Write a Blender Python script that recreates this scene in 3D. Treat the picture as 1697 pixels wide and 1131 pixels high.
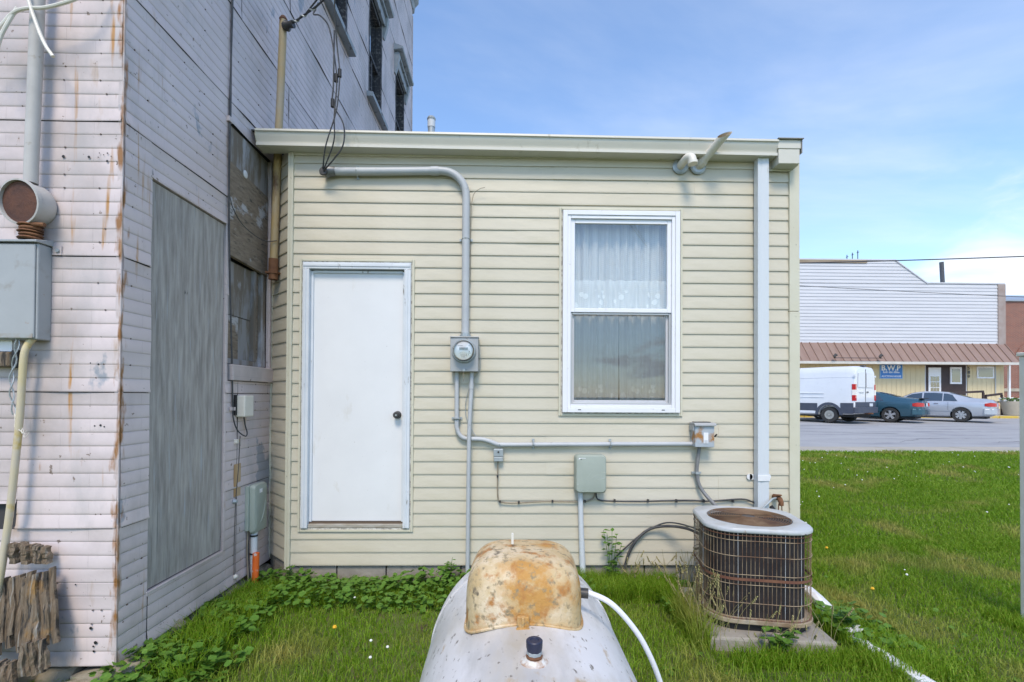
import bpy, bmesh, math, random
import numpy as np
from math import sin, cos, pi, radians, sqrt
from mathutils import Vector, Matrix
random.seed(7); RNG = np.random.default_rng(7)
for o in list(bpy.data.objects): bpy.data.objects.remove(o)
S = bpy.context.scene
COL = S.collection

# ------------------------------------------------------------ camera
cam_d = bpy.data.cameras.new('camera'); cam = bpy.data.objects.new('camera', cam_d); COL.objects.link(cam)
cam_d.sensor_width = 36; cam_d.lens = 800/1697*36; cam_d.shift_y = 0.04898
cam_d.clip_start = 0.05; cam_d.clip_end = 2000
yaw, pit, rol = radians(1.05), radians(.6), radians(.3)
fw = Vector((sin(yaw)*cos(pit), cos(yaw)*cos(pit), sin(pit)))
r0 = Vector((cos(yaw), -sin(yaw), 0)); u0 = r0.cross(fw)
Rv = r0*cos(rol)+u0*sin(rol); Uv = -r0*sin(rol)+u0*cos(rol)
cam.matrix_world = Matrix(((Rv.x, Uv.x, -fw.x, 0), (Rv.y, Uv.y, -fw.y, 0), (Rv.z, Uv.z, -fw.z, 1.5), (0, 0, 0, 1)))
S.camera = cam

# ------------------------------------------------------------ sky, sun, exposure
SUN_EL, SUN_AZ = 54, 186          # azimuth of the sun, degrees clockwise from +Y
W = bpy.data.worlds.new('World'); S.world = W; W.use_nodes = True
nt = W.node_tree; nt.nodes.clear(); N = nt.nodes.new; L = nt.links.new
out = N('ShaderNodeOutputWorld'); bg = N('ShaderNodeBackground'); bg.inputs[1].default_value = .15
sky = N('ShaderNodeTexSky'); sky.sky_type = 'NISHITA'; sky.sun_disc = False
sky.sun_elevation = radians(SUN_EL); sky.sun_rotation = radians(SUN_AZ); sky.air_density = 1.05; sky.dust_density = .25; sky.ozone_density = 3.8
tc = N('ShaderNodeTexCoord'); sep = N('ShaderNodeSeparateXYZ'); L(tc.outputs['Generated'], sep.inputs[0])
zc = N('ShaderNodeMath'); zc.operation = 'MAXIMUM'; zc.inputs[1].default_value = .0; L(sep.outputs[2], zc.inputs[0])
za = N('ShaderNodeMath'); za.operation = 'ADD'; za.inputs[1].default_value = .22; L(zc.outputs[0], za.inputs[0])
dv = N('ShaderNodeVectorMath'); dv.operation = 'DIVIDE'; L(tc.outputs['Generated'], dv.inputs[0])
cmb = N('ShaderNodeCombineXYZ'); [L(za.outputs[0], cmb.inputs[i]) for i in range(3)]; L(cmb.outputs[0], dv.inputs[1])
def cloud(scale, lo, hi, off, stretch=(1, 1, 1), dist=.6, det=9):
    mp = N('ShaderNodeMapping'); mp.inputs[1].default_value = off; mp.inputs[3].default_value = stretch; mp.inputs[2].default_value = (0, 0, .5)
    L(dv.outputs[0], mp.inputs[0])
    n = N('ShaderNodeTexNoise'); n.inputs['Scale'].default_value = scale; n.inputs['Detail'].default_value = det
    n.inputs['Roughness'].default_value = .55; n.inputs['Distortion'].default_value = dist; L(mp.outputs[0], n.inputs[0])
    r = N('ShaderNodeMapRange'); r.interpolation_type = 'SMOOTHSTEP'; r.inputs[1].default_value = lo; r.inputs[2].default_value = hi; L(n.outputs[0], r.inputs[0])
    return r
c1 = cloud(.9, .42, .85, (6.1, 6.7, 4), (.6, 1.3, 1)); c2 = cloud(1.7, .52, .70, (7.3, 2.2, 1))
lowm = N('ShaderNodeMapRange'); lowm.interpolation_type = 'SMOOTHSTEP'; lowm.inputs[1].default_value = .42; lowm.inputs[2].default_value = .1; L(sep.outputs[2], lowm.inputs[0])
m1 = N('ShaderNodeMath'); m1.operation = 'MULTIPLY'; L(c2.outputs[0], m1.inputs[0]); L(lowm.outputs[0], m1.inputs[1])
m2 = N('ShaderNodeMath'); m2.operation = 'MULTIPLY_ADD'; m2.inputs[1].default_value = .5; L(c1.outputs[0], m2.inputs[0]); L(m1.outputs[0], m2.inputs[2])
m3 = N('ShaderNodeMath'); m3.operation = 'MINIMUM'; m3.inputs[1].default_value = .92; L(m2.outputs[0], m3.inputs[0])
mx = N('ShaderNodeMixRGB'); mx.inputs[2].default_value = (3.9, 4.05, 4.35, 1); L(m3.outputs[0], mx.inputs[0]); L(sky.outputs[0], mx.inputs[1])
L(mx.outputs[0], bg.inputs[0]); L(bg.outputs[0], out.inputs[0])
sd = bpy.data.lights.new('sun', 'SUN'); so = bpy.data.objects.new('sun', sd); COL.objects.link(so)
sd.energy = 1.6; sd.angle = radians(18); sd.color = (1, .87, .70)
az, el = radians(SUN_AZ), radians(SUN_EL)
sdir = Vector((sin(az)*cos(el), cos(az)*cos(el), sin(el)))
so.rotation_euler = sdir.to_track_quat('Z', 'Y').to_euler(); so.location = (-6, -8, 14)
S.view_settings.view_transform = 'Standard'; S.view_settings.look = 'None'; S.view_settings.gamma = 1
S.view_settings.exposure = .96

# ------------------------------------------------------------ mesh helpers
class MB:
    def __init__(s): s.v = []; s.f = []
    def add(s, vs, fs):
        b = len(s.v); s.v += [tuple(v) for v in vs]; s.f += [tuple(b+i for i in f) for f in fs]; return s
    def box(s, x0, x1, y0, y1, z0, z1):
        return s.add([(x0,y0,z0),(x1,y0,z0),(x1,y1,z0),(x0,y1,z0),(x0,y0,z1),(x1,y0,z1),(x1,y1,z1),(x0,y1,z1)],
                     [(0,3,2,1),(4,5,6,7),(0,1,5,4),(1,2,6,5),(2,3,7,6),(3,0,4,7)])
    def obox(s, c, size, rot=None):
        R = rot if rot is not None else Matrix.Identity(3); c = Vector(c); hx, hy, hz = [k/2 for k in size]
        vs = [c+R@Vector(p) for p in ((-hx,-hy,-hz),(hx,-hy,-hz),(hx,hy,-hz),(-hx,hy,-hz),(-hx,-hy,hz),(hx,-hy,hz),(hx,hy,hz),(-hx,hy,hz))]
        return s.add(vs, [(0,3,2,1),(4,5,6,7),(0,1,5,4),(1,2,6,5),(2,3,7,6),(3,0,4,7)])
    def tube(s, path, r, n=8, cap=True):
        P = [Vector(p) for p in path]; m = len(P)
        rs = r if isinstance(r, (list, tuple)) else [r]*m
        T = []
        for i in range(m):
            a = P[max(i-1, 0)]; b = P[min(i+1, m-1)]; d = (b-a); T.append(d.normalized() if d.length > 1e-9 else Vector((0, 0, 1)))
        up = Vector((0, 0, 1)) if abs(T[0].z) < .9 else Vector((1, 0, 0))
        u = T[0].cross(up).normalized(); base = len(s.v)
        for i in range(m):
            u = (u-T[i]*u.dot(T[i])).normalized(); w = T[i].cross(u)
            for k in range(n):
                a = 2*pi*k/n; s.v.append(tuple(P[i]+(u*cos(a)+w*sin(a))*rs[i]))
        for i in range(m-1):
            for k in range(n):
                a = base+i*n+k; b = base+i*n+(k+1) % n; s.f.append((a, b, b+n, a+n))
        if cap:
            s.f.append(tuple(base+k for k in range(n))[::-1]); s.f.append(tuple(base+(m-1)*n+k for k in range(n)))
        return s
    def loft(s, loops, closed=True, cap=True):
        base = len(s.v); n = len(loops[0])
        for lp in loops: s.v += [tuple(p) for p in lp]
        for i in range(len(loops)-1):
            for k in range(n if closed else n-1):
                a = base+i*n+k; b = base+i*n+(k+1) % n; s.f.append((a, b, b+n, a+n))
        if cap: s.f.append(tuple(base+k for k in range(n))[::-1]); s.f.append(tuple(base+(len(loops)-1)*n+k for k in range(n)))
        return s
    def lathe(s, prof, c=(0, 0, 0), axis='z', n=24, cap=True):
        loops = []
        for r, h in prof:
            lp = []
            for k in range(n):
                a = 2*pi*k/n; p = (r*cos(a), r*sin(a), h)
                if axis == 'y': p = (p[0], p[2], -p[1])
                if axis == 'x': p = (p[2], p[0], p[1])
                lp.append((p[0]+c[0], p[1]+c[1], p[2]+c[2]))
            loops.append(lp)
        return s.loft(loops, True, cap)
    def turn(s, o, d, prof, n=28, cap=True):
        d = Vector(d).normalized(); u = d.cross(Vector((0, 0, 1)) if abs(d.z) < .9 else Vector((1, 0, 0))).normalized(); w = d.cross(u); o = Vector(o)
        return s.loft([[o+d*h+(u*cos(2*pi*k/n)+w*sin(2*pi*k/n))*r for k in range(n)] for r, h in prof], True, cap)
    def prism(s, poly, a, b, axis='y'):
        def m(p, t): return {'y': (p[0], t, p[1]), 'x': (t, p[0], p[1]), 'z': (p[0], p[1], t)}[axis]
        return s.loft([[m(p, a) for p in poly], [m(p, b) for p in poly]])

def root_off(p):
    o = Vector((0, 0, 0))
    while p is not None: o += p.location; p = p.parent
    return o
def obj(name, mb, mat, parent=None, smooth=False, bevel=0, world=True, auto=40):
    if isinstance(mb, MB):
        me = bpy.data.meshes.new(name)
        off = root_off(parent) if world else Vector((0, 0, 0))
        me.from_pydata([(v[0]-off.x, v[1]-off.y, v[2]-off.z) for v in mb.v], [], mb.f)
        bm = bmesh.new(); bm.from_mesh(me); bmesh.ops.recalc_face_normals(bm, faces=bm.faces); bm.to_mesh(me); bm.free()
    else: me = mb
    if smooth:
        me.polygons.foreach_set('use_smooth', [True]*len(me.polygons)); me.set_sharp_from_angle(angle=radians(auto))
    o = bpy.data.objects.new(name, me); COL.objects.link(o); o.parent = parent
    if mat is not None and not me.materials: me.materials.append(mat)
    if bevel:
        b = o.modifiers.new('bevel', 'BEVEL'); b.width = bevel; b.segments = 2; b.limit_method = 'ANGLE'; b.angle_limit = radians(35)
    return o
def tag(o, label, cat, group=None, kind=None):
    o['label'] = label; o['category'] = cat
    if group: o['group'] = group
    if kind: o['kind'] = kind
    return o
def thing(name, label, cat, loc=(0, 0, 0), rz=0, group=None):
    o = bpy.data.objects.new(name, None); COL.objects.link(o); o.location = loc; o.rotation_euler = (0, 0, rz); o.empty_display_size = .2
    return tag(o, label, cat, group)
def struct(name, mb, mat, **k):
    o = obj(name, mb, mat, **k); o['kind'] = 'structure'; return o
def arc(c, r, a0, a1, n, f):      # points on an arc; f maps (cos,sin) to 3d
    return [f(c, r*cos(a0+(a1-a0)*i/n), r*sin(a0+(a1-a0)*i/n)) for i in range(n+1)]
def smooth_path(pts, n=6):
    P = [Vector(p) for p in pts]; P = [P[0]*2-P[1]]+P+[P[-1]*2-P[-2]]; o = []
    for i in range(1, len(P)-2):
        for k in range(n):
            t = k/n; a, b, c, d = P[i-1], P[i], P[i+1], P[i+2]
            o.append(.5*((2*b)+(c-a)*t+(2*a-5*b+4*c-d)*t*t+(3*b-a-3*c+d)*t**3))
    o.append(P[-2]); return o

# ------------------------------------------------------------ materials
MATS = {}
def mat(name, c1, c2=None, scale=4, rough=.6, metal=0, bump=0, bscale=60, stretch=(1, 1, 1), lo=.35, hi=.65, spots=(), spec=.5, bstretch=None, rvar=0, bdist=.01, coord='Object', detail=6):
    if name in MATS: return MATS[name]
    m = bpy.data.materials.new(name); m.use_nodes = True; t = m.node_tree; N = t.nodes.new; L = t.links.new
    b = t.nodes['Principled BSDF']; b.inputs['Roughness'].default_value = rough; b.inputs['Metallic'].default_value = metal; b.inputs['Specular IOR Level'].default_value = spec
    tc = N('ShaderNodeTexCoord'); co = tc.outputs[coord]
    def noise(sc, st, det=detail, off=0):
        mp = N('ShaderNodeMapping'); mp.inputs[3].default_value = st; mp.inputs[1].default_value = (off, off*1.7, off*.6); L(co, mp.inputs[0])
        n = N('ShaderNodeTexNoise'); n.inputs['Scale'].default_value = sc; n.inputs['Detail'].default_value = det; n.inputs['Roughness'].default_value = .6
        L(mp.outputs[0], n.inputs[0]); return n.outputs[0]
    def rng(x, lo, hi):
        r = N('ShaderNodeMapRange'); r.inputs[1].default_value = lo; r.inputs[2].default_value = hi; L(x, r.inputs[0]); return r.outputs[0]
    def mix(f, a, bcol):
        x = N('ShaderNodeMixRGB'); L(f, x.inputs[0])
        if isinstance(a, tuple): x.inputs[1].default_value = (*a, 1)
        else: L(a, x.inputs[1])
        x.inputs[2].default_value = (*bcol, 1); return x.outputs[0]
    cur = c1
    if c2: cur = mix(rng(noise(scale, stretch), lo, hi), c1, c2)
    for i, sp in enumerate(spots):     # (colour, scale, lo, hi, stretch)
        st = sp[4] if len(sp) > 4 else (1, 1, 1)
        cur = mix(rng(noise(sp[1], st, 6, 3.3*(i+1)), .5+(sp[2]-.5)*.72, .5+(sp[3]-.5)*.72), cur, sp[0])
    if isinstance(cur, tuple): b.inputs['Base Color'].default_value = (*cur, 1)
    else: L(cur, b.inputs['Base Color'])
    if rvar:
        r = N('ShaderNodeMapRange'); r.inputs[3].default_value = rough-rvar; r.inputs[4].default_value = rough+rvar; L(noise(scale*2.3, (1, 1, 1), 4, 9), r.inputs[0]); L(r.outputs[0], b.inputs['Roughness'])
    if bump:
        bp = N('ShaderNodeBump'); bp.inputs['Strength'].default_value = bump; bp.inputs['Distance'].default_value = bdist
        L(noise(bscale, bstretch or stretch, 5, 5), bp.inputs['Height']); L(bp.outputs[0], b.inputs['Normal'])
    MATS[name] = m; return m

def emissionless_glass(name, tint=(1, 1, 1), rough=.0, refl=1.0, dark=None):
    m = bpy.data.materials.new(name); m.use_nodes = True; t = m.node_tree; t.nodes.clear(); N = t.nodes.new; L = t.links.new
    o = N('ShaderNodeOutputMaterial'); mx = N('ShaderNodeMixShader'); g = N('ShaderNodeBsdfGlossy'); g.inputs['Roughness'].default_value = rough
    fr = N('ShaderNodeFresnel'); fr.inputs[0].default_value = 1.5; k = N('ShaderNodeMath'); k.operation = 'MULTIPLY_ADD'; k.inputs[1].default_value = 1.8*refl; k.inputs[2].default_value = .10*refl; L(fr.outputs[0], k.inputs[0])
    tr = N('ShaderNodeBsdfTransparent'); tr.inputs[0].default_value = (*tint, 1)
    if dark:
        tr = N('ShaderNodeBsdfDiffuse'); tr.inputs[0].default_value = (*dark, 1)
    L(k.outputs[0], mx.inputs[0]); L(tr.outputs[0], mx.inputs[1]); L(g.outputs[0], mx.inputs[2]); L(mx.outputs[0], o.inputs[0])
    MATS[name] = m; return m

m_siding = mat('vinyl_siding', (.585, .54, .435), (.545, .50, .395), 1.3, .48, bump=.3, bscale=5, bstretch=(1, 1, 3), spots=[((.47, .43, .31), 2.2, .56, .95, (.5, 1, 2)), ((.40, .37, .28), 38, .74, .86)])
m_sidetrim = mat('vinyl_trim', (.60, .575, .46), (.55, .52, .40), 3, .45, spots=[((.35, .32, .25), 30, .72, .85)])
m_gut = mat('gutter_paint', (.63, .61, .54), (.57, .55, .48), 2, .38, stretch=(.4, 1, 1), spots=[((.33, .30, .22), 9, .68, .9, (1, 1, .3))])
m_rustgut = mat('gutter_rust', (.50, .36, .2), (.56, .57, .49), 9, .5, lo=.3, hi=.6)
m_white = mat('white_paint', (.74, .745, .76), (.70, .705, .72), 2.2, .42, spots=[((.55, .52, .46), 6, .68, .95, (1, 1, .4)), ((.25, .22, .2), 55, .79, .85)], bump=.05, bscale=25)
m_casing = mat('casing_paint', (.60, .635, .68), (.66, .69, .73), 5, .4, spots=[((.25, .24, .22), 22, .70, .80, (1, 1, .25))])
m_vinylw = mat('white_vinyl', (.80, .80, .83), (.76, .76, .79), 4, .32, spots=[((.5, .48, .44), 18, .72, .9)])
m_caulk = mat('dirty_caulk', (.30, .28, .25), (.58, .57, .52), 40, .8, lo=.4, hi=.55)
m_dspout = mat('downspout_paint', (.56, .595, .63), (.60, .63, .66), 2, .35, stretch=(1, 1, .2), spots=[((.42, .40, .36), 14, .72, .9, (1, 1, .3))])
m_grey = mat('grey_conduit', (.42, .44, .46), (.47, .485, .50), 8, .45, spots=[((.3, .3, .3), 25, .68, .85)])
m_galv = mat('galvanised_steel', (.33, .37, .39), (.42, .45, .46), 18, .42, .35, spots=[((.25, .24, .22), 12, .68, .85)])
m_boxgrey = mat('enclosure_grey', (.37, .38, .385), (.33, .34, .345), 5, .4, spots=[((.27, .25, .22), 7, .62, .85), ((.30, .17, .07), 20, .74, .84)])
m_green = mat('enclosure_green', (.36, .40, .35), (.33, .37, .32), 6, .5)
m_dark = mat('dark_metal', (.03, .03, .035), (.06, .055, .05), 20, .45)
m_black = mat('black_rubber', (.015, .015, .017), None, rough=.55)
m_cable = mat('black_cable', (.03, .03, .035), (.07, .07, .07), 15, .6)
m_tancable = mat('tan_cable', (.30, .25, .18), (.22, .18, .13), 15, .6)
m_pvc = mat('pvc_white', (.72, .69, .62), (.66, .62, .54), 7, .35)
m_pvcin = mat('pvc_stained_inside', (.42, .30, .18), (.55, .45, .33), 9, .6)
m_rust = mat('rust', (.13, .055, .026), (.21, .095, .042), 14, .85, bump=.4, bscale=60, spots=[((.09, .045, .03), 9, .6, .75)])
m_ropole = mat('yellowed_pole', (.42, .28, .09), (.34, .31, .25), 3, .6, stretch=(1, 1, .5), spots=[((.16, .085, .035), 6, .58, .7, (1, 1, .5)), ((.55, .40, .10), 4, .62, .72, (1, 1, .4))], bump=.2)
m_cord = mat('yellowed_pipe', (.56, .47, .27), (.52, .46, .38), 5, .55, spots=[((.5, .36, .08), 5, .58, .7)])
m_conc = mat('concrete', (.36, .33, .28), (.27, .245, .21), 6, .9, bump=.5, bscale=40, spots=[((.14, .13, .1), 5, .6, .8), ((.30, .13, .06), 4, .74, .8)])
m_stone = mat('limestone', (.33, .29, .21), (.22, .19, .14), 5, .9, bump=.7, bscale=18, spots=[((.10, .10, .07), 6, .55, .8)])
m_rot = mat('rotten_wood', (.17, .118, .072), (.27, .21, .15), 7, .95, stretch=(9, 3, .7), bump=1.0, bscale=14, bdist=.02, spots=[((.05, .042, .035), 8, .52, .66, (6, 2, .8)), ((.36, .20, .06), 4, .58, .72), ((.34, .31, .27), 9, .62, .72, (7, 2, .5))])
m_int = mat('dark_interior', (.04, .038, .035), None, rough=.9)
m_lead = mat('sheet_core', (.05, .048, .05), None, rough=.9)
m_roof = mat('roof_felt', (.07, .07, .075), (.11, .105, .1), 20, .95, bump=.4)
m_glass = emissionless_glass('window_glass', (.93, .96, .96))
m_carglass = emissionless_glass('car_glass', dark=(.02, .03, .035), refl=1.1)
m_winglass = emissionless_glass('dark_window_glass', dark=(.03, .035, .04))
m_ply = mat('weathered_plywood', (.26, .235, .215), (.47, .435, .40), 3.0, .85, stretch=(9, 9, 1.1), lo=.33, hi=.68, bump=.6, bscale=9, bstretch=(14, 14, .5), spots=[((.19, .185, .18), 4, .64, .82, (12, 12, .5)), ((.40, .41, .43), 5, .64, .8, (7, 7, .5)), ((.07, .065, .06), 3.2, .80, .85, (1.6, 1.6, 1))])
m_plyb = mat('weathered_brown_plywood', (.19, .145, .105), (.28, .225, .17), 5, .9, stretch=(2, 2, 9), bump=.5, bscale=10, bstretch=(2, 2, 12), spots=[((.46, .45, .46), 2.6, .62, .70, (1.4, 1.4, 1.8)), ((.08, .07, .06), 6, .58, .75, (2, 2, 9))])
m_sash = mat('peeling_sash_paint', (.30, .29, .29), (.20, .165, .13), 4, .85, stretch=(3, 3, .6), lo=.45, hi=.56, spots=[((.42, .42, .45), 3, .60, .68, (2, 2, .6))], bump=.3)
m_orange = mat('orange_marker', (.75, .14, .015), (.68, .12, .012), 8, .45, spots=[((.6, .5, .45), 14, .66, .72)])
# ------------------------------------------------------------ painted tin: lavender white, with grime, peeled patches, rust at the corner
def tin_material():
    m = mat('painted_tin', (.62, .535, .52), (.55, .47, .46), 1.6, .5, bump=.3, bscale=6, spots=[((.40, .345, .325), 1.7, .50, .80, (1, 1, .8)), ((.43, .39, .38), 4.5, .54, .85, (1, 1, .35)), ((.30, .31, .34), 2.1, .70, .735, (1, 1, .7)), ((.20, .15, .12), 26, .735, .775), ((.45, .33, .24), 5, .70, .86, (1.5, 1.5, .35))])
    t = m.node_tree; N = t.nodes.new; L = t.links.new; b = t.nodes['Principled BSDF']
    src = b.inputs['Base Color'].links[0].from_socket
    tc = N('ShaderNodeTexCoord'); sp = N('ShaderNodeSeparateXYZ'); L(tc.outputs['Object'], sp.inputs[0])
    def M(op, a, bb, c=None):
        n = N('ShaderNodeMath'); n.operation = op
        for i, v in enumerate((a, bb, c)):
            if v is None: continue
            if isinstance(v, (int, float)): n.inputs[i].default_value = v
            else: L(v, n.inputs[i])
        return n.outputs[0]
    # rust that has run down the building's corner seam (object origin sits on that corner)
    dx = M('ABSOLUTE', sp.outputs[0], 0); dy = M('ABSOLUTE', sp.outputs[1], 0); d = M('ADD', dx, dy)
    mp = N('ShaderNodeMapping'); mp.inputs[3].default_value = (9, 9, 2.2); L(tc.outputs['Object'], mp.inputs[0])
    n = N('ShaderNodeTexNoise'); n.inputs['Scale'].default_value = 3; n.inputs['Detail'].default_value = 8; L(mp.outputs[0], n.inputs[0])
    near = N('ShaderNodeMapRange'); near.inputs[1].default_value = .06; near.inputs[2].default_value = 0; L(d, near.inputs[0])
    f = M('MULTIPLY_ADD', near.outputs[0], .32, n.outputs[0])
    r = N('ShaderNodeMapRange'); r.inputs[1].default_value = .70; r.inputs[2].default_value = .86; L(f, r.inputs[0])
    mx = N('ShaderNodeMixRGB'); mx.inputs[2].default_value = (.30, .14, .045, 1); L(r.outputs[0], mx.inputs[0]); L(src, mx.inputs[1])
    # thin rust runs elsewhere on the sheets
    mp2 = N('ShaderNodeMapping'); mp2.inputs[3].default_value = (7, 7, .5); mp2.inputs[1].default_value = (4.2, 1.1, .3); L(tc.outputs['Object'], mp2.inputs[0])
    n2 = N('ShaderNodeTexNoise'); n2.inputs['Scale'].default_value = 2.2; n2.inputs['Detail'].default_value = 8; L(mp2.outputs[0], n2.inputs[0])
    near2 = N('ShaderNodeMapRange'); near2.inputs[1].default_value = .55; near2.inputs[2].default_value = .1; L(d, near2.inputs[0])
    f2 = M('MULTIPLY_ADD', near2.outputs[0], .10, n2.outputs[0])
    r2 = N('ShaderNodeMapRange'); r2.inputs[1].default_value = .73; r2.inputs[2].default_value = .80; L(f2, r2.inputs[0])
    mx2 = N('ShaderNodeMixRGB'); mx2.inputs[2].default_value = (.40, .21, .07, 1); L(r2.outputs[0], mx2.inputs[0]); L(mx.outputs[0], mx2.inputs[1])
    # faint upright joints stamped into the rows
    cb = N('ShaderNodeCombineXYZ'); L(M('ADD', sp.outputs[0], sp.outputs[1]), cb.inputs[0]); L(M('SUBTRACT', sp.outputs[2], .0347), cb.inputs[1])
    br = N('ShaderNodeTexBrick'); br.inputs['Scale'].default_value = 1; br.inputs['Brick Width'].default_value = .30; br.inputs['Row Height'].default_value = .0703
    br.inputs['Mortar Size'].default_value = .0022; br.inputs['Mortar Smooth'].default_value = .3; br.inputs['Color1'].default_value = (1, 1, 1, 1); br.inputs['Color2'].default_value = (.97, .97, .97, 1); br.inputs['Mortar'].default_value = (.0, .0, .0, 1)
    L(cb.outputs[0], br.inputs[0])
    bp = N('ShaderNodeBump'); bp.inputs['Strength'].default_value = .5; bp.inputs['Distance'].default_value = .003; L(br.outputs['Color'], bp.inputs['Height'])
    old = b.inputs['Normal'].links[0].from_socket; L(old, bp.inputs['Normal']); L(bp.outputs[0], b.inputs['Normal'])
    mg = N('ShaderNodeMixRGB'); mg.blend_type = 'MULTIPLY'; mg.inputs[0].default_value = .07; L(mx2.outputs[0], mg.inputs[1]); L(br.outputs['Color'], mg.inputs[2])
    L(mg.outputs[0], b.inputs['Base Color'])
    return m
m_tin = tin_material()

# ------------------------------------------------------------ ground, road, pavement
def gz(x, y):
    def ss(a, b, v): t = max(0, min(1, (v-a)/(b-a))); return t*t*(3-2*t)
    k = ss(2.0, 4.2, x)
    return .26*ss(3.6, 10.8, y)*(k if y < 10.8 else 1) + (.16*min(1, max(0, (y-12.3)/11)))
m_soil = mat('soil_and_thatch', (.075, .115, .016), (.10, .11, .03), 9, .95, bump=.6, bscale=30, spots=[((.07, .05, .03), 6, .62, .75)])
m_road = mat('old_asphalt', (.31, .31, .315), (.36, .36, .36), .5, .9, bump=.35, bscale=90, stretch=(1, 2.5, 1), spots=[((.22, .22, .235), .8, .55, .75, (.5, 2, 1)), ((.36, .36, .36), 2.2, .66, .75), ((.13, .13, .13), 60, .68, .8)])
m_walk = mat('pavement_concrete', (.44, .39, .31), (.37, .34, .28), 1.5, .9, bump=.3, bscale=60, spots=[((.28, .25, .19), 3, .6, .8)])
m_kerby = mat('yellow_kerb_paint', (.55, .38, .06), (.42, .37, .27), 1.2, .8, lo=.42, hi=.6)
g = MB()
xs = list(np.linspace(-40, -4, 7))+list(np.linspace(-3, 16, 39))+list(np.linspace(18, 90, 8)); ys = list(np.linspace(-60, 0, 6))+list(np.linspace(.5, 10.8, 42))
g.v = [(x, y, gz(x, y)) for y in ys for x in xs]; n = len(xs)
g.f = [(j*n+i, j*n+i+1, (j+1)*n+i+1, (j+1)*n+i) for j in range(len(ys)-1) for i in range(n-1)]
struct('lawn_ground', g, m_soil, smooth=True)
w = MB()
for i in range(70):
    x = -30+i*1.53; w.box(x, x+1.515, 10.8, 12.05, .05, .275+random.uniform(-.006, .006))
struct('near_pavement', w, m_walk, bevel=.01)
r = MB(); xs2 = [-400, -60, 0, 20, 60, 400]
yy = [12.05, 14, 18, 23.3, 26.3]
r.v = [(x, y, gz(50, y)-.01) for y in yy for x in xs2]; r.f = [(j*6+i, j*6+i+1, j*6+7+i, j*6+6+i) for j in range(4) for i in range(5)]
struct('street', r, m_road)
far = MB(); far.v = [(-900, 34, .40), (900, 34, .40), (900, 1500, .4), (-900, 1500, .4)]; far.f = [(0, 1, 2, 3)]
struct('far_ground', far, mat('far_grass', (.06, .10, .025), (.09, .12, .04), .05, .95))
back = MB(); back.v = [(-900, -900, -.05), (900, -900, -.05), (900, -60, -.05), (-900, -60, -.05)]; back.f = [(0, 1, 2, 3)]
struct('rear_ground', back, MATS['far_grass'])
k = MB()
for i in range(60):
    x = -20+i*1.83; k.box(x, x+1.81, 26.3, 26.5, .2, .545)
struct('far_kerb', k, m_kerby, bevel=.03)
p = MB()
for i in range(60):
    for j in range(2):
        x = -20+i*1.83; p.box(x, x+1.815, 26.505+j*3.8, 30.29+j*3.8, .1, .55)
struct('far_pavement', p, m_walk, bevel=.012)
ck = MB()
def crack(x, y, dx, dy, n, wd):
    pts = []
    for i in range(n):
        pts.append((x, y)); x += dx+random.uniform(-.12, .12); y += dy+random.uniform(-.14, .14)
    vs = []; 
    for (a, b_) in pts: vs += [(a, b_-wd, gz(50, b_)-.006), (a, b_+wd*random.uniform(.4, 1.4), gz(50, b_)-.006)]
    ck.add(vs, [(2*i, 2*i+2, 2*i+3, 2*i+1) for i in range(n-1)])
crack(9.2, 17.2, .35, -.12, 14, .03); crack(12.6, 14.4, -.18, -.12, 9, .012); crack(12.6, 14.4, .3, .02, 14, .012); crack(11, 19.6, .4, -.02, 12, .02); crack(14, 13.4, .3, .06, 10, .014)
struct('street_cracks', ck, mat('crack_tar', (.09, .09, .09), None, rough=.9))

# ------------------------------------------------------------ cut bands round openings
def cut(x0, x1, z0, z1, ops):
    es = sorted({x0, x1, *[e for o in ops for e in o[:2] if x0 < e < x1]}); res = []
    for a, b in zip(es, es[1:]):
        segs = [(z0, z1)]
        for o in ops:
            if o[0] < (a+b)/2 < o[1]:
                ns = []
                for s in segs:
                    if o[2] > s[0]: ns.append((s[0], min(s[1], o[2])))
                    if o[3] < s[1]: ns.append((max(s[0], o[3]), s[1]))
                segs = [s for s in ns if s[1]-s[0] > .004]
        for s in segs:
            if res and abs(res[-1][1]-a) < 1e-6 and res[-1][2:] == s: res[-1] = (res[-1][0], b, *s)
            else: res.append((a, b, *s))
    return res

# ------------------------------------------------------------ the pale yellow annex
ANX = thing('house_annex', 'low pale yellow vinyl sided annex with white door and lace curtained window', 'building', (0.3, 3.9, 0))
WY = 3.9
DOOR = (-1.632, -.717, .412, 2.592); WIN = (.447, 1.452, 1.345, 3.03)
WINO = (.50, 1.40, 1.40, 2.975)      # hole in the wall
wl = MB()
for a in cut(-1.70, 2.37, 0.135, 3.56, [(-1.56, -.79, .45, 2.52), WINO]): wl.box(a[0], a[1], WY+.012, WY+.14, a[2], a[3])
wl.box(2.27, 2.388, WY+.141, 9, .135, 3.56); wl.box(-1.68, 2.27, 8.9, 9, .135, 3.56); wl.box(-1.68, 2.27, WY+.141, 8.9, .14, .2); wl.box(-1.98, 2.27, WY+.33, 8.9, 3.0, 3.03)
wl.box(-1.985, -1.72, 4.19, 4.3, .0, 3.5); wl.box(-1.80, -1.70, 4.05, 8.9, .2, 3.0)
obj('wall', wl, m_int, ANX)
ROWH = .104; R0 = .142; NR = 32
mesh_cache = {}
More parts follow.
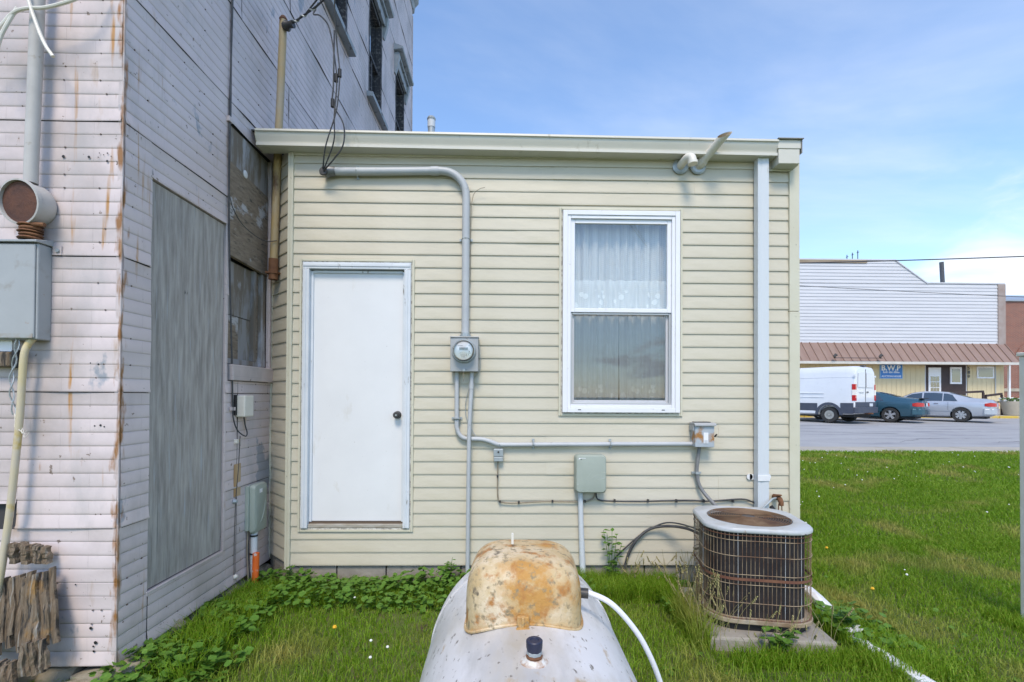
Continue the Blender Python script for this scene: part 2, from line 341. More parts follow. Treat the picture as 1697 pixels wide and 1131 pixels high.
def course(parent, origin, ang, x0, x1, za, zb, zrow, m=m_siding):
    """one siding board: butt edge proud at the bottom, tucked under the next board at the top"""
    h = ROWH
    y = lambda z: -.0085*(1-(z-zrow)/h)-.001
    key = (round(x1-x0, 3), round(za-zrow, 3), round(zb-zrow, 3), m.name)
    if key not in mesh_cache:
        mb = MB(); ln = x1-x0; a, b = za-zrow, zb-zrow
        pr = [(.004, a), (y(za), a), (y(za)-.0005, a+min(.012, (b-a)*.3)), (y(zb), b), (.004, b)]
        mb.loft([[(0, p[0], p[1]) for p in pr], [(ln, p[0], p[1]) for p in pr]])
        me = bpy.data.meshes.new('siding_board'); me.from_pydata(mb.v, [], mb.f)
        bm = bmesh.new(); bm.from_mesh(me); bmesh.ops.recalc_face_normals(bm, faces=bm.faces); bm.to_mesh(me); bm.free()
        me.materials.append(m); mesh_cache[key] = me
    o = bpy.data.objects.new('siding_board', mesh_cache[key]); COL.objects.link(o); o.parent = parent
    d = Vector((cos(ang), sin(ang), 0))*x0
    o.location = Vector(origin)+d+Vector((0, 0, zrow))-root_off(parent); o.rotation_euler = (0, 0, ang)
random.seed(11)
for rI in range(NR):
    z0 = R0+rI*ROWH; z1 = z0+ROWH
    for (a, b, za, zb) in cut(-1.69, 2.325, z0, z1, [DOOR, WIN]):
        if b-a > 1.6 and rI not in (3, 8):
            s = random.choice([-.25, .35, .4, 1.55, 1.75, 0.1]); 
            if a+.3 < s < b-.3:
                course(ANX, (0, WY, 0), 0, a, s, za, zb, z0); course(ANX, (0, WY-.0022, 0), 0, s-.0, b, za, zb, z0); continue
        course(ANX, (0, WY, 0), 0, a, b, za, zb, z0)
# the splayed end of the wall, turned to meet the old building
DG = sqrt(.262**2+.268**2); DANG = math.atan2(-.268, .262)
for rI in range(NR):
    z0 = R0+.02+rI*ROWH; course(ANX, (-1.984, 4.17, 0), DANG, .012, DG-.012, z0, min(z0+ROWH, 3.5), z0)
cp = MB(); cp.box(-1.732, -1.712, WY-.022, WY+.05, .11, 3.5); cp.box(-1.711, -1.688, WY-.026, WY+.05, .11, 3.5); obj('corner_post', cp, m_sidetrim, ANX, bevel=.003)
cp = MB(); cp.box(2.325, 2.41, WY-.026, WY+.06, .125, 2.2); cp.box(2.326, 2.409, WY-.025, WY+.06, 2.203, 3.43); obj('corner_post', cp, m_sidetrim, ANX, bevel=.004)
cp = MB(); cp.box(-1.988, -1.968, 4.14, 4.165, .12, 3.45); obj('corner_post', cp, m_sidetrim, ANX, bevel=.003)
for rI in range(NR):
    z0 = R0+rI*ROWH
    course(ANX, (2.39, 4.0, 0), pi/2, 0, 4.9, z0, z0+ROWH, z0)
# top strip under the gutter, flashing, J channels
tr = MB(); tr.box(-1.687, 2.30, WY-.020, WY+.01, 3.425, 3.452); obj('top_trim', tr, m_sidetrim, ANX, bevel=.002)
tr = MB(); tr.box(-1.687, 2.30, WY-.006, WY+.02, 3.455, 3.53); obj('frieze_board', tr, mat('stained_frieze', (.30, .25, .18), (.40, .36, .27), 6, .8, stretch=(.5, 1, 1), spots=[((.10, .09, .08), 9, .62, .7, (.6, 1, 2))]), ANX)
def jchan(op, t=.017, d=.02):
    for a in ((op[0], op[0]+t, op[2], op[3]), (op[1]-t, op[1], op[2], op[3]), (op[0]+t+.001, op[1]-t-.001, op[3]-t, op[3]), (op[0]+t+.001, op[1]-t-.001, op[2], op[2]+t)):
        j = MB(); j.box(a[0], a[1], WY-d, WY+.012, a[2], a[3]); obj('siding_channel', j, m_sidetrim, ANX, bevel=.002)
jchan(DOOR); jchan(WIN)
for op in (DOOR, WIN):
    cl = MB()
    for a in cut(op[0]+.0175, op[1]-.0175, op[2]+.0175, op[3]-.0175, [(op[0]+.028, op[1]-.028, op[2]+.028, op[3]-.028)]): cl.box(a[0], a[1], WY-.012, WY+.011, a[2], a[3])
    obj('caulk_line', cl, m_caulk, ANX)
# door
dl, dr_, db, dt = -1.552, -.797, .488, 2.505
door = obj('door', MB().box(dl, dr_, WY+.022, WY+.066, db, dt), m_white, ANX, bevel=.003)
cx, cz = -.852, 1.345
obj('door_knob', MB().lathe([(.0, -.062), (.018, -.062), (.027, -.052), (.029, -.036), (.02, -.022), (.013, -.018), (.013, -.008), (.03, -.006), (.031, 0)], (cx, WY+.021, cz), 'y', 20), m_dark, door, smooth=True)
obj('keyhole', MB().lathe([(.0, -.065), (.007, -.065), (.007, -.06)], (cx, WY+.021, cz), 'y', 10), m_galv, door)
cs = MB()
for (a, b, c_, d_) in ((-1.604, -1.553, .443, 2.565), (-.796, -.745, .443, 2.565)):
    cs.box(a, b, WY-.030, WY+.06, c_, d_-.054); cs.box(a+.012, b-.022, WY-.035, WY-.0301, c_+.003, d_-.054)
cs.box(-1.604, -.745, WY-.0305, WY+.06, 2.512, 2.564); cs.box(-1.60, -.75, WY-.036, WY-.0306, 2.53, 2.552)
obj('door_casing', cs, m_casing, ANX, bevel=.003)
sl = MB(); sl.box(-1.552, -.797, WY-.012, WY+.07, .443, .470); obj('door_sill', sl, mat('worn_sill', (.42, .40, .36), (.30, .26, .2), 9, .7, stretch=(1, 1, 4)), ANX, bevel=.003)
ws = MB(); ws.box(-1.552, -.797, WY+.012, WY+.021, .471, .486); obj('weatherstrip', ws, mat('brown_strip', (.12, .085, .06), None, rough=.8), ANX)
st = MB(); st.box(-1.552, -1.532, WY+.008, WY+.0215, .487, 2.5); st.box(-.815, -.797, WY+.008, WY+.0215, .487, 2.5); st.box(-1.532, -.815, WY+.008, WY+.0215, 2.487, 2.505); obj('door_stop', st, m_casing, ANX)
# window
win = thing('window', '', ''); del win['label']; del win['category']; win.parent = ANX; win.location = Vector((.95, WY, 1.36))-ANX.location
def ring(name, x0, x1, z0, z1, t, y0, y1, m, par, tb=None):
    b = MB(); tb = tb or t
    b.box(x0, x0+t, y0, y1, z0, z1); b.box(x1-t, x1, y0, y1, z0, z1); b.box(x0+t+.0005, x1-t-.0005, y0, y1, z1-t, z1); b.box(x0+t+.0005, x1-t-.0005, y0, y1, z0, z0+tb)
    return obj(name, b, m, par, bevel=.003)
ring('frame', .476, 1.424, 1.373, 3.002, .038, WY-.042, WY+.05, m_vinylw, win)
ring('frame', .5145, 1.3855, 1.4115, 2.963, .026, WY-.034, WY+.05, m_vinylw, win)
up = ring('sash', .5408, 1.3592, 2.182, 2.936, .033, WY-.018, WY+.012, m_vinylw, win)
lo = ring('sash', .5408, 1.3592, 1.438, 2.215, .034, WY+.0135, WY+.045, m_vinylw, win)
obj('pane', MB().add([(.573, WY-.003, 2.214), (1.327, WY-.003, 2.214), (1.327, WY-.003, 2.904), (.573, WY-.003, 2.904)], [(0, 1, 2, 3)]), m_glass, up)
obj('pane', MB().add([(.574, WY+.027, 1.471), (1.326, WY+.027, 1.471), (1.326, WY+.027, 2.182), (.574, WY+.027, 2.182)], [(0, 1, 2, 3)]), m_glass, lo)
ring('screen_frame', .5408, 1.3592, 1.4385, 2.18, .016, WY-.010, WY+.004, mat('screen_frame_grey', (.45, .46, .47), None, rough=.4, metal=.2), win)
ms = bpy.data.materials.new('insect_screen'); ms.use_nodes = True; t_ = ms.node_tree; t_.nodes.clear()
o_ = t_.nodes.new('ShaderNodeOutputMaterial'); x_ = t_.nodes.new('ShaderNodeMixShader'); x_.inputs[0].default_value = .2
a_ = t_.nodes.new('ShaderNodeBsdfTransparent'); d_ = t_.nodes.new('ShaderNodeBsdfDiffuse'); d_.inputs[0].default_value = (.17, .175, .18, 1)
t_.links.new(a_.outputs[0], x_.inputs[1]); t_.links.new(d_.outputs[0], x_.inputs[2]); t_.links.new(x_.outputs[0], o_.inputs[0])
obj('screen', MB().add([(.556, WY-.003, 1.454), (1.344, WY-.003, 1.454), (1.344, WY-.003, 2.165), (.556, WY-.003, 2.165)], [(0, 1, 2, 3)]), ms, win)
wh = MB(); wh.box(.60, .625, WY-.044, WY-.0421, 1.392, 1.398); wh.box(1.275, 1.30, WY-.044, WY-.0421, 1.392, 1.398); obj('weep_hole', wh, m_dark, win)
# lace curtains behind the glass
def lace_mat():
    m = bpy.data.materials.new('lace'); m.use_nodes = True; t = m.node_tree; t.nodes.clear(); N = t.nodes.new; L = t.links.new
    o = N('ShaderNodeOutputMaterial'); mx = N('ShaderNodeMixShader'); tr = N('ShaderNodeBsdfTransparent'); d = N('ShaderNodeBsdfDiffuse'); d.inputs[0].default_value = (.88, .87, .84, 1)
    tl = N('ShaderNodeBsdfTranslucent'); tl.inputs[0].default_value = (.7, .7, .68, 1); ad = N('ShaderNodeMixShader'); ad.inputs[0].default_value = .08
    L(d.outputs[0], ad.inputs[1]); L(tl.outputs[0], ad.inputs[2])
    tc = N('ShaderNodeTexCoord'); mp = N('ShaderNodeMapping'); mp.inputs[3].default_value = (90, 90, 90); mp.inputs[2].default_value = (0, radians(45), 0); L(tc.outputs['Object'], mp.inputs[0])
    ck = N('ShaderNodeTexChecker'); ck.inputs['Scale'].default_value = 1; L(mp.outputs[0], ck.inputs[0])
    vo = N('ShaderNodeTexVoronoi'); vo.inputs['Scale'].default_value = 14; L(tc.outputs['Object'], vo.inputs[0])
    r = N('ShaderNodeMapRange'); r.inputs[1].default_value = .28; r.inputs[2].default_value = .36; r.inputs[3].default_value = .30; r.inputs[4].default_value = .0; L(vo.outputs['Distance'], r.inputs[0])
    sp = N('ShaderNodeSeparateXYZ'); L(tc.outputs['Object'], sp.inputs[0]); bd = N('ShaderNodeMapRange'); bd.inputs[1].default_value = .17; bd.inputs[2].default_value = .15; L(sp.outputs[2], bd.inputs[0])
    mu = N('ShaderNodeMath'); mu.operation = 'MULTIPLY'; L(r.outputs[0], mu.inputs[0]); L(bd.outputs[0], mu.inputs[1])
    f = N('ShaderNodeMath'); f.operation = 'MULTIPLY_ADD'; f.inputs[1].default_value = .14; f.inputs[2].default_value = .62; L(ck.outputs['Fac'], f.inputs[0])
    g = N('ShaderNodeMath'); g.operation = 'ADD'; L(f.outputs[0], g.inputs[0]); L(mu.outputs[0], g.inputs[1])
    L(g.outputs[0], mx.inputs[0]); L(tr.outputs[0], mx.inputs[1]); L(ad.outputs[0], mx.inputs[2]); L(mx.outputs[0], o.inputs[0]); return m
m_lace = lace_mat()
def curtain(x0, x1, z0, z1, y, lab, lean=0):
    b = MB(); n = 60; loops = []
    for j in range(9):
        z = z0+(z1-z0)*j/8; lp = []
        for i in range(n+1):
            u = i/n; x = x0+(x1-x0)*u+lean*(1-j/8)*(u if lean < 0 else (1-u))
            lp.append((x, y+.016*sin(u*(30 if x1-x0 < .6 else 55)+j*.12)+.006*sin(u*71+1), z+.008*abs(sin(u*18))*(j == 0)))
        loops.append(lp)
    b.loft(loops, False, False); o = obj('lace_curtain', b, m_lace, None, smooth=True, auto=180)
    for v in o.data.vertices: v.co -= Vector((x0, y, z0))
    o.location = (x0, y, z0); return tag(o, lab, 'curtain')
curtain(.52, .962, 1.44, 2.96, WY+.095, 'white lace curtain hanging behind the window on the door side', -.012)
curtain(.958, 1.39, 1.44, 2.96, WY+.095, 'white lace curtain hanging behind the window on the downspout side', .012)
curtain(.52, 1.39, 2.22, 2.46, WY+.066, 'short lace valance strip across the middle of the window')
# gutter, roof, rake box, downspout
gx0, gx1 = -1.935, 2.17; gl, gr = 3.565, 3.540
prof = [(.0, 0), (-.014, .002), (-.016, -.014), (-.003, -.02), (.0, -.045), (.016, -.07), (.022, -.095), (.006, -.097), (.006, -.118), (.10, -.118), (.125, -.118), (.125, -.0), (.118, 0), (.118, -.108), (.032, -.108), (.03, -.08), (.012, -.05), (.008, -.012)]
gt = MB(); loops = []
for i in range(13):
    x = gx0+(gx1-gx0)*i/12; z = gl+(gr-gl)*i/12
    loops.append([(x, 3.768+p[0], z+p[1]) for p in prof])
gt.loft(loops)
G = obj('gutter', gt, m_gut, ANX, smooth=True, auto=30)
ec = MB().prism([(3.762, gl-.02), (3.768-.006, gl-.05), (3.782, gl-.085), (3.786, gl-.118), (3.893, gl-.118), (3.893, gl+.0), (3.76, gl)], gx0-.004, gx0-.0005, 'x'); obj('end_cap', ec, m_rustgut, G)
for xs_ in (-1.2, -.35, .55, 1.4): obj('gutter_spike', MB().box(xs_, xs_+.012, 3.757, 3.885, gl-.009+(gr-gl)*(xs_-gx0)/4.1, gl+.004+(gr-gl)*(xs_-gx0)/4.1), m_galv, G)
fb = MB(); fb.box(-1.95, 2.30, 3.896, 3.925, 3.455, 3.58); obj('fascia', fb, m_gut, ANX)
rf = MB(); rf.loft([[(-1.985, y, z) for y, z in ((3.79, 3.568), (3.79, 3.578), (9.1, 4.35), (9.1, 4.30))], [(2.38, y, z) for y, z in ((3.79, 3.545), (3.79, 3.553), (9.1, 4.33), (9.1, 4.28))]]); obj('roof', rf, m_roof, ANX)
rb = MB(); rb.box(2.175, 2.345, 3.77, 3.94, 3.358, 3.475); rb.box(2.168, 2.352, 3.765, 3.94, 3.4755, 3.545); obj('rake_return', rb, m_gut, ANX, bevel=.004)
rb = MB(); rb.box(2.16, 2.365, 3.745, 3.96, 3.546, 3.552); rb.box(2.353, 2.36, 3.76, 9.0, 3.44, 3.545); obj('drip_edge', rb, mat('dull_flashing', (.22, .22, .2), (.35, .34, .3), 9, .6, .3), ANX)
rb = MB(); rb.box(2.115, 2.325, WY-.03, WY-.02, 3.345, 3.357); rb.box(2.346, 2.352, 3.80, 8.9, 3.36, 3.44); obj('rake_trim', rb, m_sidetrim, ANX)
ds = MB(); ds.loft([[(2.032+a, 3.812+b, z) for a, b in ((0, 0), (.03, .004), (.06, 0), (.09, 0), (.09, .068), (0, .068))] for z in (3.46, 2.4, 1.3, .55)]); D_ = obj('downspout', ds, m_dspout, ANX, bevel=.004)
sb = MB(); sb.box(2.028, 2.126, 3.805, 3.811, .835, .882); obj('strap', sb, m_white, D_, bevel=.002)
for s_, x in ((-1, 2.0), (1, 2.15)):
    t = MB(); t.lathe([(.024, -.003), (.024, .003)], (x, 3.881, .858), 'y', 16); t.box(min(x, x-s_*.03), max(x, x-s_*.03), 3.878, 3.884, .836, .88); obj('strap_ear', t, m_white, D_)
    obj('screw', MB().lathe([(.003, -.004), (.003, 0)], (x, 3.8775, .858), 'y', 8), m_dark, D_)
# concrete block foundation
random.seed(3); x = -1.72
while x < 2.3:
    w_ = random.choice([.395, .4, .3]); x2 = min(x+w_, 2.38); b = MB(); b.box(x, x2-.008, WY+.012+random.uniform(0, .006), WY+.2, -.2, .131); obj('foundation_block', b, m_conc, ANX, bevel=.008); x = x2
b = MB(); b.loft([[(-1.73, 3.925, z), (-1.985, 4.185, z), (-1.985, 4.4, z), (-1.73, 4.4, z)] for z in (-.2, .155)]); obj('foundation_block', b, m_conc, ANX)

# ------------------------------------------------------------ the old tin clad building
XL, YF = -1.989, 2.54
OLD = thing('old_building', 'tall old building clad in peeling lavender white stamped tin with boarded openings', 'building', (XL, YF, 0))
cb = MB(); cb.box(-8, XL-.115, YF+.1, 10.2, -.1, 9.7)
SIDEOPS = [(2.745, 3.465, .398, 2.717), (3.50, 4.10, 1.60, 3.47), (5.30, 6.05, 5.86, 7.52), (7.0, 7.76, 5.86, 7.52), (8.72, 9.5, 5.86, 7.52)]
for a in cut(YF+.012, 10.24, .1, 9.7, SIDEOPS): cb.box(XL-.114, XL-.012, a[0], a[1], a[2], a[3])
cb.box(-8, XL-.115, YF+.012, YF+.099, .1, 9.7); obj('wall', cb, m_lead, OLD)
PH = .0703; random.seed(5)
def tin(a, b, za, zb, zrow, side):
    """one stamped tin sheet: ten embossed rows, a little buckled; side: on the flank, else on the front"""
    zs = []
    for r_ in range(10):
        for dz, nn in ((.0, .0026), (.004, .0042), (.009, .0052), (.016, .0042), (PH-.002, .0040)):
            z = zrow+r_*PH+dz
            if za-1e-6 <= z <= zb+1e-6: zs.append((z, nn))
    if not zs or zs[0][0] > za+.002: zs.insert(0, (za, .0045))
    if zs[-1][0] < zb-.002: zs.append((zb, .0045))
    if len(zs) < 2: return
    nseg = max(1, int((b-a)/.22)); ph = random.uniform(0, 6); am = random.uniform(.0008, .0026); base = random.uniform(.0, .003)
    loops = []
    for i in range(nseg+1):
        t = a+(b-a)*i/nseg; lp = []
        for j, (z, nn) in enumerate(zs):
            w_ = am*sin(t*9+ph+z*3)+am*.7*sin(t*23+z*11+ph*2)
            if zb-za > .1 and z-za < .03: w_ += .010*(1-(z-za)/.03)*(.6+.4*sin(t*7+ph))
            n_ = nn+base+w_+.002
            lp.append((XL+n_, t, z) if side else (t, YF-n_, z))
        loops.append(lp)
    mb = MB(); mb.loft(loops, False, False); obj('tin_sheet', mb, m_tin, OLD, smooth=True, auto=35)
for kz in range(14):
    z0 = .105+kz*.703; z1 = z0+.6985
    # front
    cuts = [-4.4, -3.3+random.uniform(-.2, .2), -1.9895]
    for a, b in zip(cuts, cuts[1:]):
        for s in cut(a+.0015, b-.0015, z0, z1, [(-3.0, -2.495, .81, .935)] if kz == 1 else []): tin(s[0], s[1], s[2], s[3], z0, False)
    # flank
    y = YF+.001; 
    while y < 10.2:
        y2 = y+random.choice([1.2, 2.4, 2.4, 1.8]) if y > 3 else YF+random.choice([.19, 1.1, 1.9])
        if y2 > 9.7: y2 = 10.245
        for s in cut(y+.0015, y2-.0015, z0, z1, SIDEOPS): tin(s[0], s[1], s[2], s[3], z0, True)
        y = y2
ct = MB(); ct.box(XL-.022, XL+.006, YF-.007, YF+.02, .10, 9.7); obj('corner_trim', ct, m_tin, OLD, bevel=.003)
# nail heads along the sheets
nh = MB()
for kz in range(6):
    for r_ in range(10):
        z = .105+kz*.703+r_*PH+.003
        for x in (-2.06, -2.28, -2.50, -2.10):
            if random.random() < .22: xx = x+random.uniform(-.01, .01); nh.lathe([(.0, -.011), (.0035, -.0105), (.005, -.007)], (xx, YF, z), 'y', 6)
        for i in range(14):
            yv = 2.6+i*.3+(r_ % 2)*.1
            if random.random() < .22 and not any(o[0]-.02 < yv < o[1]+.02 and o[2] < z < o[3] for o in SIDEOPS): nh.lathe([(.006, .004), (.0035, .011), (0, .0115)], (XL, yv, z), 'x', 6)
o = obj('nail_heads', nh, mat('dull_nail', (.20, .17, .16), (.12, .08, .06), 9, .7), OLD); o['kind'] = 'stuff'
hl = MB()
for x, z, r_ in ((-2.284, 2.73, .008), (-2.154, 2.729, .007), (-2.10, 2.75, .003), (-2.106, 2.728, .003), (-2.078, 2.741, .003), (-2.059, 2.75, .004), (-2.04, 2.734, .003), (-2.06, 2.709, .006), (-2.225, 1.722, .003), (-2.13, 1.66, .004), (-2.09, 1.654, .005), (-2.105, 1.336, .004), (-2.075, 1.339, .006), (-2.056, 1.332, .004), (-2.19, .521, .004), (-2.11, .298, .008), (-2.085, .224, .009), (-2.093, .18, .006), (-2.096, .205, .005)):
    hl.lathe([(r_, -.0115), (r_*.9, -.0125), (0, -.0125)], (x, YF+.001, z), 'y', 8)
o = obj('punched_holes', hl, m_black, OLD); o['kind'] = 'stuff'
# boarded door
pb = MB(); pb.box(XL-.035, XL-.004, 2.75, 3.46, .405, 2.71); obj('plywood_panel', pb, m_ply, OLD)
fl = MB(); fl.box(XL-.04, XL+.012, 3.468, 3.492, .39, 2.74); fl.box(XL-.02, XL+.013, 2.735, 3.467, .372, .397); fl.box(XL-.02, XL+.013, 2.735, 3.467, 2.7185, 2.735); obj('panel_edging', fl, m_tin, OLD, bevel=.004)
# boarded window on the flank
bw = thing('boarded_window', '', ''); del bw['label']; del bw['category']; bw.parent = OLD; bw.location = Vector((XL, 3.8, 1.6))-OLD.location
obj('plywood_panel', MB().loft([[(XL-.03+d, y, z) for y, z in ((3.505, 2.52), (4.085, 2.50), (4.085, 3.16), (3.505, 3.20))] for d in (0, .03)]), m_plyb, bw)
obj('plywood_panel', MB().loft([[(XL-.032+d, y, z) for y, z in ((3.505, 3.203), (4.085, 3.163), (4.085, 3.46), (3.505, 3.46))] for d in (0, .028)]), m_sash, bw)
fr = MB(); fr.box(XL-.1, XL-.02, 3.505, 3.55, 1.73, 2.5); fr.box(XL-.1, XL-.01, 4.03, 4.085, 1.73, 2.5); fr.box(XL-.1, XL-.035, 3.55, 4.03, 1.73, 1.77); obj('frame', fr, m_sash, bw, bevel=.004)
obj('sash_board', MB().box(XL-.075, XL-.055, 3.551, 3.93, 2.10, 2.5), m_sash, bw); obj('sash_board', MB().box(XL-.08, XL-.05, 3.551, 3.74, 1.771, 2.093), m_plyb, bw); obj('sash_board', MB().box(XL-.082, XL-.06, 3.742, 3.93, 1.771, 2.095), m_sash, bw)
obj('sash_board', MB().box(XL-.09, XL-.03, 3.935, 3.975, 1.771, 2.5), m_sash, bw); obj('sash_board', MB().box(XL-.09, XL-.045, 3.98, 4.028, 1.771, 2.5), m_plyb, bw)
obj('sill', MB().box(XL-.1, XL+.035, 3.53, 4.165, 1.605, 1.722), m_tin, bw, bevel=.005)
obj('washer', MB().lathe([(.028, 0), (.03, .006), (.022, .01), (.008, .011)], (XL+.001, 3.72, 3.19), 'x', 14), m_white, bw, smooth=True)
jb = MB(); jb.box(XL-.1, XL+.02, 4.10, 4.13, 1.72, 3.47); obj('jamb', jb, m_tin, bw, bevel=.003)
# three upper windows with hoods
m_hood = mat('blue_grey_trim', (.26, .30, .34), (.36, .39, .41), 6, .7, spots=[((.12, .12, .12), 9, .62, .72)])
for (ya, yb, _, _) in []: pass
for (ya, yb) in ((5.30, 6.05), (7.0, 7.76), (8.72, 9.5)):
    wn = thing('window', '', ''); del wn['label']; del wn['category']; wn.parent = OLD; wn.location = Vector((XL, (ya+yb)/2, 5.86))-OLD.location
    f_ = MB(); f_.box(XL-.11, XL+.008, ya, ya+.06, 5.9, 7.46); f_.box(XL-.11, XL+.008, yb-.06, yb, 5.9, 7.46); f_.box(XL-.11, XL-.01, ya+.06, yb-.06, 7.40, 7.46); f_.box(XL-.10, XL-.04, ya+.06, yb-.06, 6.63, 6.68); f_.box(XL-.10, XL-.05, (ya+yb)/2-.02, (ya+yb)/2+.02, 5.9, 6.629)
    obj('frame', f_, mat('flaking_dark_paint', (.035, .035, .04), (.16, .155, .15), 22, .8, lo=.5, hi=.66), wn)
    obj('pane', MB().box(XL-.095, XL-.09, ya+.05, yb-.05, 5.9, 6.64), m_winglass, wn); obj('pane', MB().box(XL-.08, XL-.075, ya+.05, yb-.05, 6.67, 7.42), m_winglass, wn)
    obj('sill', MB().prism([(XL-.1, 5.90), (XL+.10, 5.865), (XL+.10, 5.80), (XL-.02, 5.80)], ya-.08, yb+.08, 'y'), m_hood, wn, bevel=.004)
    h_ = MB(); h_.box(XL+.0, XL+.05, ya-.06, yb+.06, 7.47, 7.62); h_.box(XL+.0, XL+.09, ya-.09, yb+.09, 7.621, 7.67); h_.prism([(XL, 7.671), (XL+.16, 7.70), (XL+.17, 7.74), (XL, 7.80)], ya-.14, yb+.14, 'y')
    for ye in (ya-.10, yb+.02): h_.prism([(XL, 7.30), (XL+.03, 7.28), (XL+.08, 7.46), (XL+.10, 7.619), (XL, 7.619)], ye, ye+.08, 'y')
    obj('hood', h_, m_hood, wn, bevel=.004)
cn = MB(); cn.prism([(XL-.02, 9.72), (XL+.03, 9.74), (XL+.05, 9.86), (XL+.12, 9.94), (XL+.13, 10.1), (XL-.3, 10.1), (XL-.3, 9.72)], 2.5, 10.36, 'y'); obj('cornice', cn, m_hood, OLD)
cq = MB(); cq.box(XL-.01, XL+.02, 10.246, 10.29, .1, 9.6); obj('corner_trim', cq, m_tin, OLD)
# rubble foundation stones
random.seed(9)
def stone(c, s, parent, m=m_stone):
    bm = bmesh.new(); bmesh.ops.create_icosphere(bm, subdivisions=2, radius=1)
    ph = [random.uniform(0, 6) for _ in range(6)]
    for v in bm.verts:
        p = v.co; k_ = max(abs(p.x), abs(p.y), abs(p.z)); q = p/k_*.55+p*.5
        q *= 1+.10*sin(4*p.x+ph[0])+.10*sin(5*p.y+ph[1])+.08*sin(6*p.z+ph[2])
        v.co = Vector((q.x*s[0], q.y*s[1], q.z*s[2]))
    me = bpy.data.meshes.new('foundation_stone'); bm.to_mesh(me); bm.free()
    me.polygons.foreach_set('use_smooth', [True]*len(me.polygons)); me.set_sharp_from_angle(angle=radians(30))
    o = bpy.data.objects.new('foundation_stone', me); COL.objects.link(o); me.materials.append(m); o.parent = parent
    o.location = Vector(c)-root_off(parent); o.rotation_euler = (random.uniform(-.2, .2), random.uniform(-.2, .2), random.uniform(-.4, .4)); return o
y = 2.6
while y < 4.15:
    l = random.uniform(.12, .24); stone((XL-.06, y+l/2, random.uniform(-.01, .05)), (.11, l/2, .08), OLD); y += l*.95
x = -3.2
while x < -1.95:
    l = random.uniform(.10, .22); stone((x+l/2, YF+.04, random.uniform(.0, .05)), (l/2, .09, .07), OLD); x += l*.95
for c, s, lab in (((-2.10, 2.48, .01), (.10, .07, .05), 'flat pale limestone lying under the tin front beside the corner'), ((-1.93, 2.47, .0), (.10, .08, .05), 'limestone lump lying in front of the tin corner among leaves'), ((-2.32, 2.47, -.01), (.08, .06, .05), 'small limestone lump beside the decayed wooden panel'), ((-1.95, 2.62, -.01), (.09, .08, .06), 'limestone lump tucked against the flank just past the tin corner')):
    o = stone(c, s, None); tag(o, lab, 'stone', 'loose stones at the tin corner'); o.name = 'loose_stone'
# ------------------------------------------------------------ electric service on the annex wall
FY = 3.887                                    # face of the siding butts
def strap(mb, x, z, vert, r=.03):
    if vert: mb.box(x-r-.022, x+r+.022, FY-.004, FY, z-.010, z+.010); mb.tube([(x-r-.004, FY-.002, z), (x-r, 3.86, z), (x-r*.7, 3.86-r*.75, z), (x, 3.86-r-.003, z), (x+r*.7, 3.86-r*.75, z), (x+r, 3.86, z), (x+r+.004, FY-.002, z)], .008, 5)
    else: mb.box(x-.010, x+.010, FY-.004, FY, z-r-.022, z+r+.022); mb.tube([(x, FY-.002, z-r-.004), (x, 3.86, z-r), (x, 3.86-r*.75, z-r*.7), (x, 3.86-r-.003, z), (x, 3.86-r*.75, z+r*.7), (x, 3.86, z+r), (x, FY-.002, z+r+.004)], .008, 5)
T = thing('service_conduit', 'thick grey conduit with elbow running from the weatherhead down to the meter', 'conduit', (-.305, 3.86, 2.0))
cy = 3.855
path = [(-1.36, cy, 3.284), (-1.0, cy, 3.289), (-.53, cy, 3.30)]+[(-.50+.195*sin(a), cy, 3.105+.195*cos(a)) for a in [i*pi/2/10 for i in range(0, 11)]]+[(-.305, cy, 2.6), (-.305, cy, 2.0)]
obj('pipe', MB().tube(path, .031, 16), m_grey, T, smooth=True)
obj('coupling', MB().tube([(-.585, cy, 3.2985), (-.525, cy, 3.30)], .036, 16), m_grey, T, smooth=True)
obj('hub', MB().lathe([(.036, 0), (.045, .005), (.045, .018), (.036, .02), (.036, .035)], (-.305, cy, 1.968), 'z', 16), m_galv, T)
wh = MB(); wh.tube([(-1.435, cy-.012, 3.266), (-1.42, cy-.01, 3.272), (-1.39, cy-.003, 3.282), (-1.345, cy, 3.285)], [.028, .044, .042, .035], 14); obj('weatherhead', wh, mat('aged_alloy', (.22, .23, .24), (.12, .12, .12), 16, .5, .5), T, smooth=True)
obj('weatherhead_insert', MB().lathe([(.036, 0), (.030, -.012), (.0, -.014)], (-1.425, cy-.04, 3.266), 'y', 14), m_dark, T)
sm = MB(); strap(sm, -1.175, 3.287, False); obj('strap', sm, m_galv, T)
sm = MB(); strap(sm, -.305, 2.755, True); obj('strap', sm, m_galv, T)
MT = thing('electric_meter', 'grey steel meter box with round glass utility meter on yellow siding', 'electric meter', (-.307, 3.86, 1.69))
obj('socket_box', MB().box(-.416, -.198, 3.79, 3.883, 1.692, 1.958), m_boxgrey, MT, bevel=.004)
obj('box_lip', MB().box(-.420, -.194, 3.782, 3.883, 1.9585, 1.967), m_boxgrey, MT, bevel=.002)
mc = (-.309, 3.79, 1.852)
obj('meter_ring', MB().lathe([(.094, 0), (.094, -.012), (.088, -.022), (.083, -.022), (.083, 0)], mc, 'y', 32), m_galv, MT, smooth=True)
obj('meter_face', MB().lathe([(.0, -.032), (.070, -.032), (.070, -.02)], mc, 'y', 32), m_vinylw, MT)
obj('meter_glass', MB().lathe([(.083, -.018), (.080, -.06), (.074, -.068), (.0, -.070)], mc, 'y', 32, cap=False), emissionless_glass('meter_glass', (.95, .95, .95)), MT, smooth=True)
fy = mc[1]-.0335
obj('display', MB().box(-.343, -.276, fy, fy+.001, 1.857, 1.877), mat('lcd', (.10, .11, .08), None, rough=.3), MT)
mk = MB()
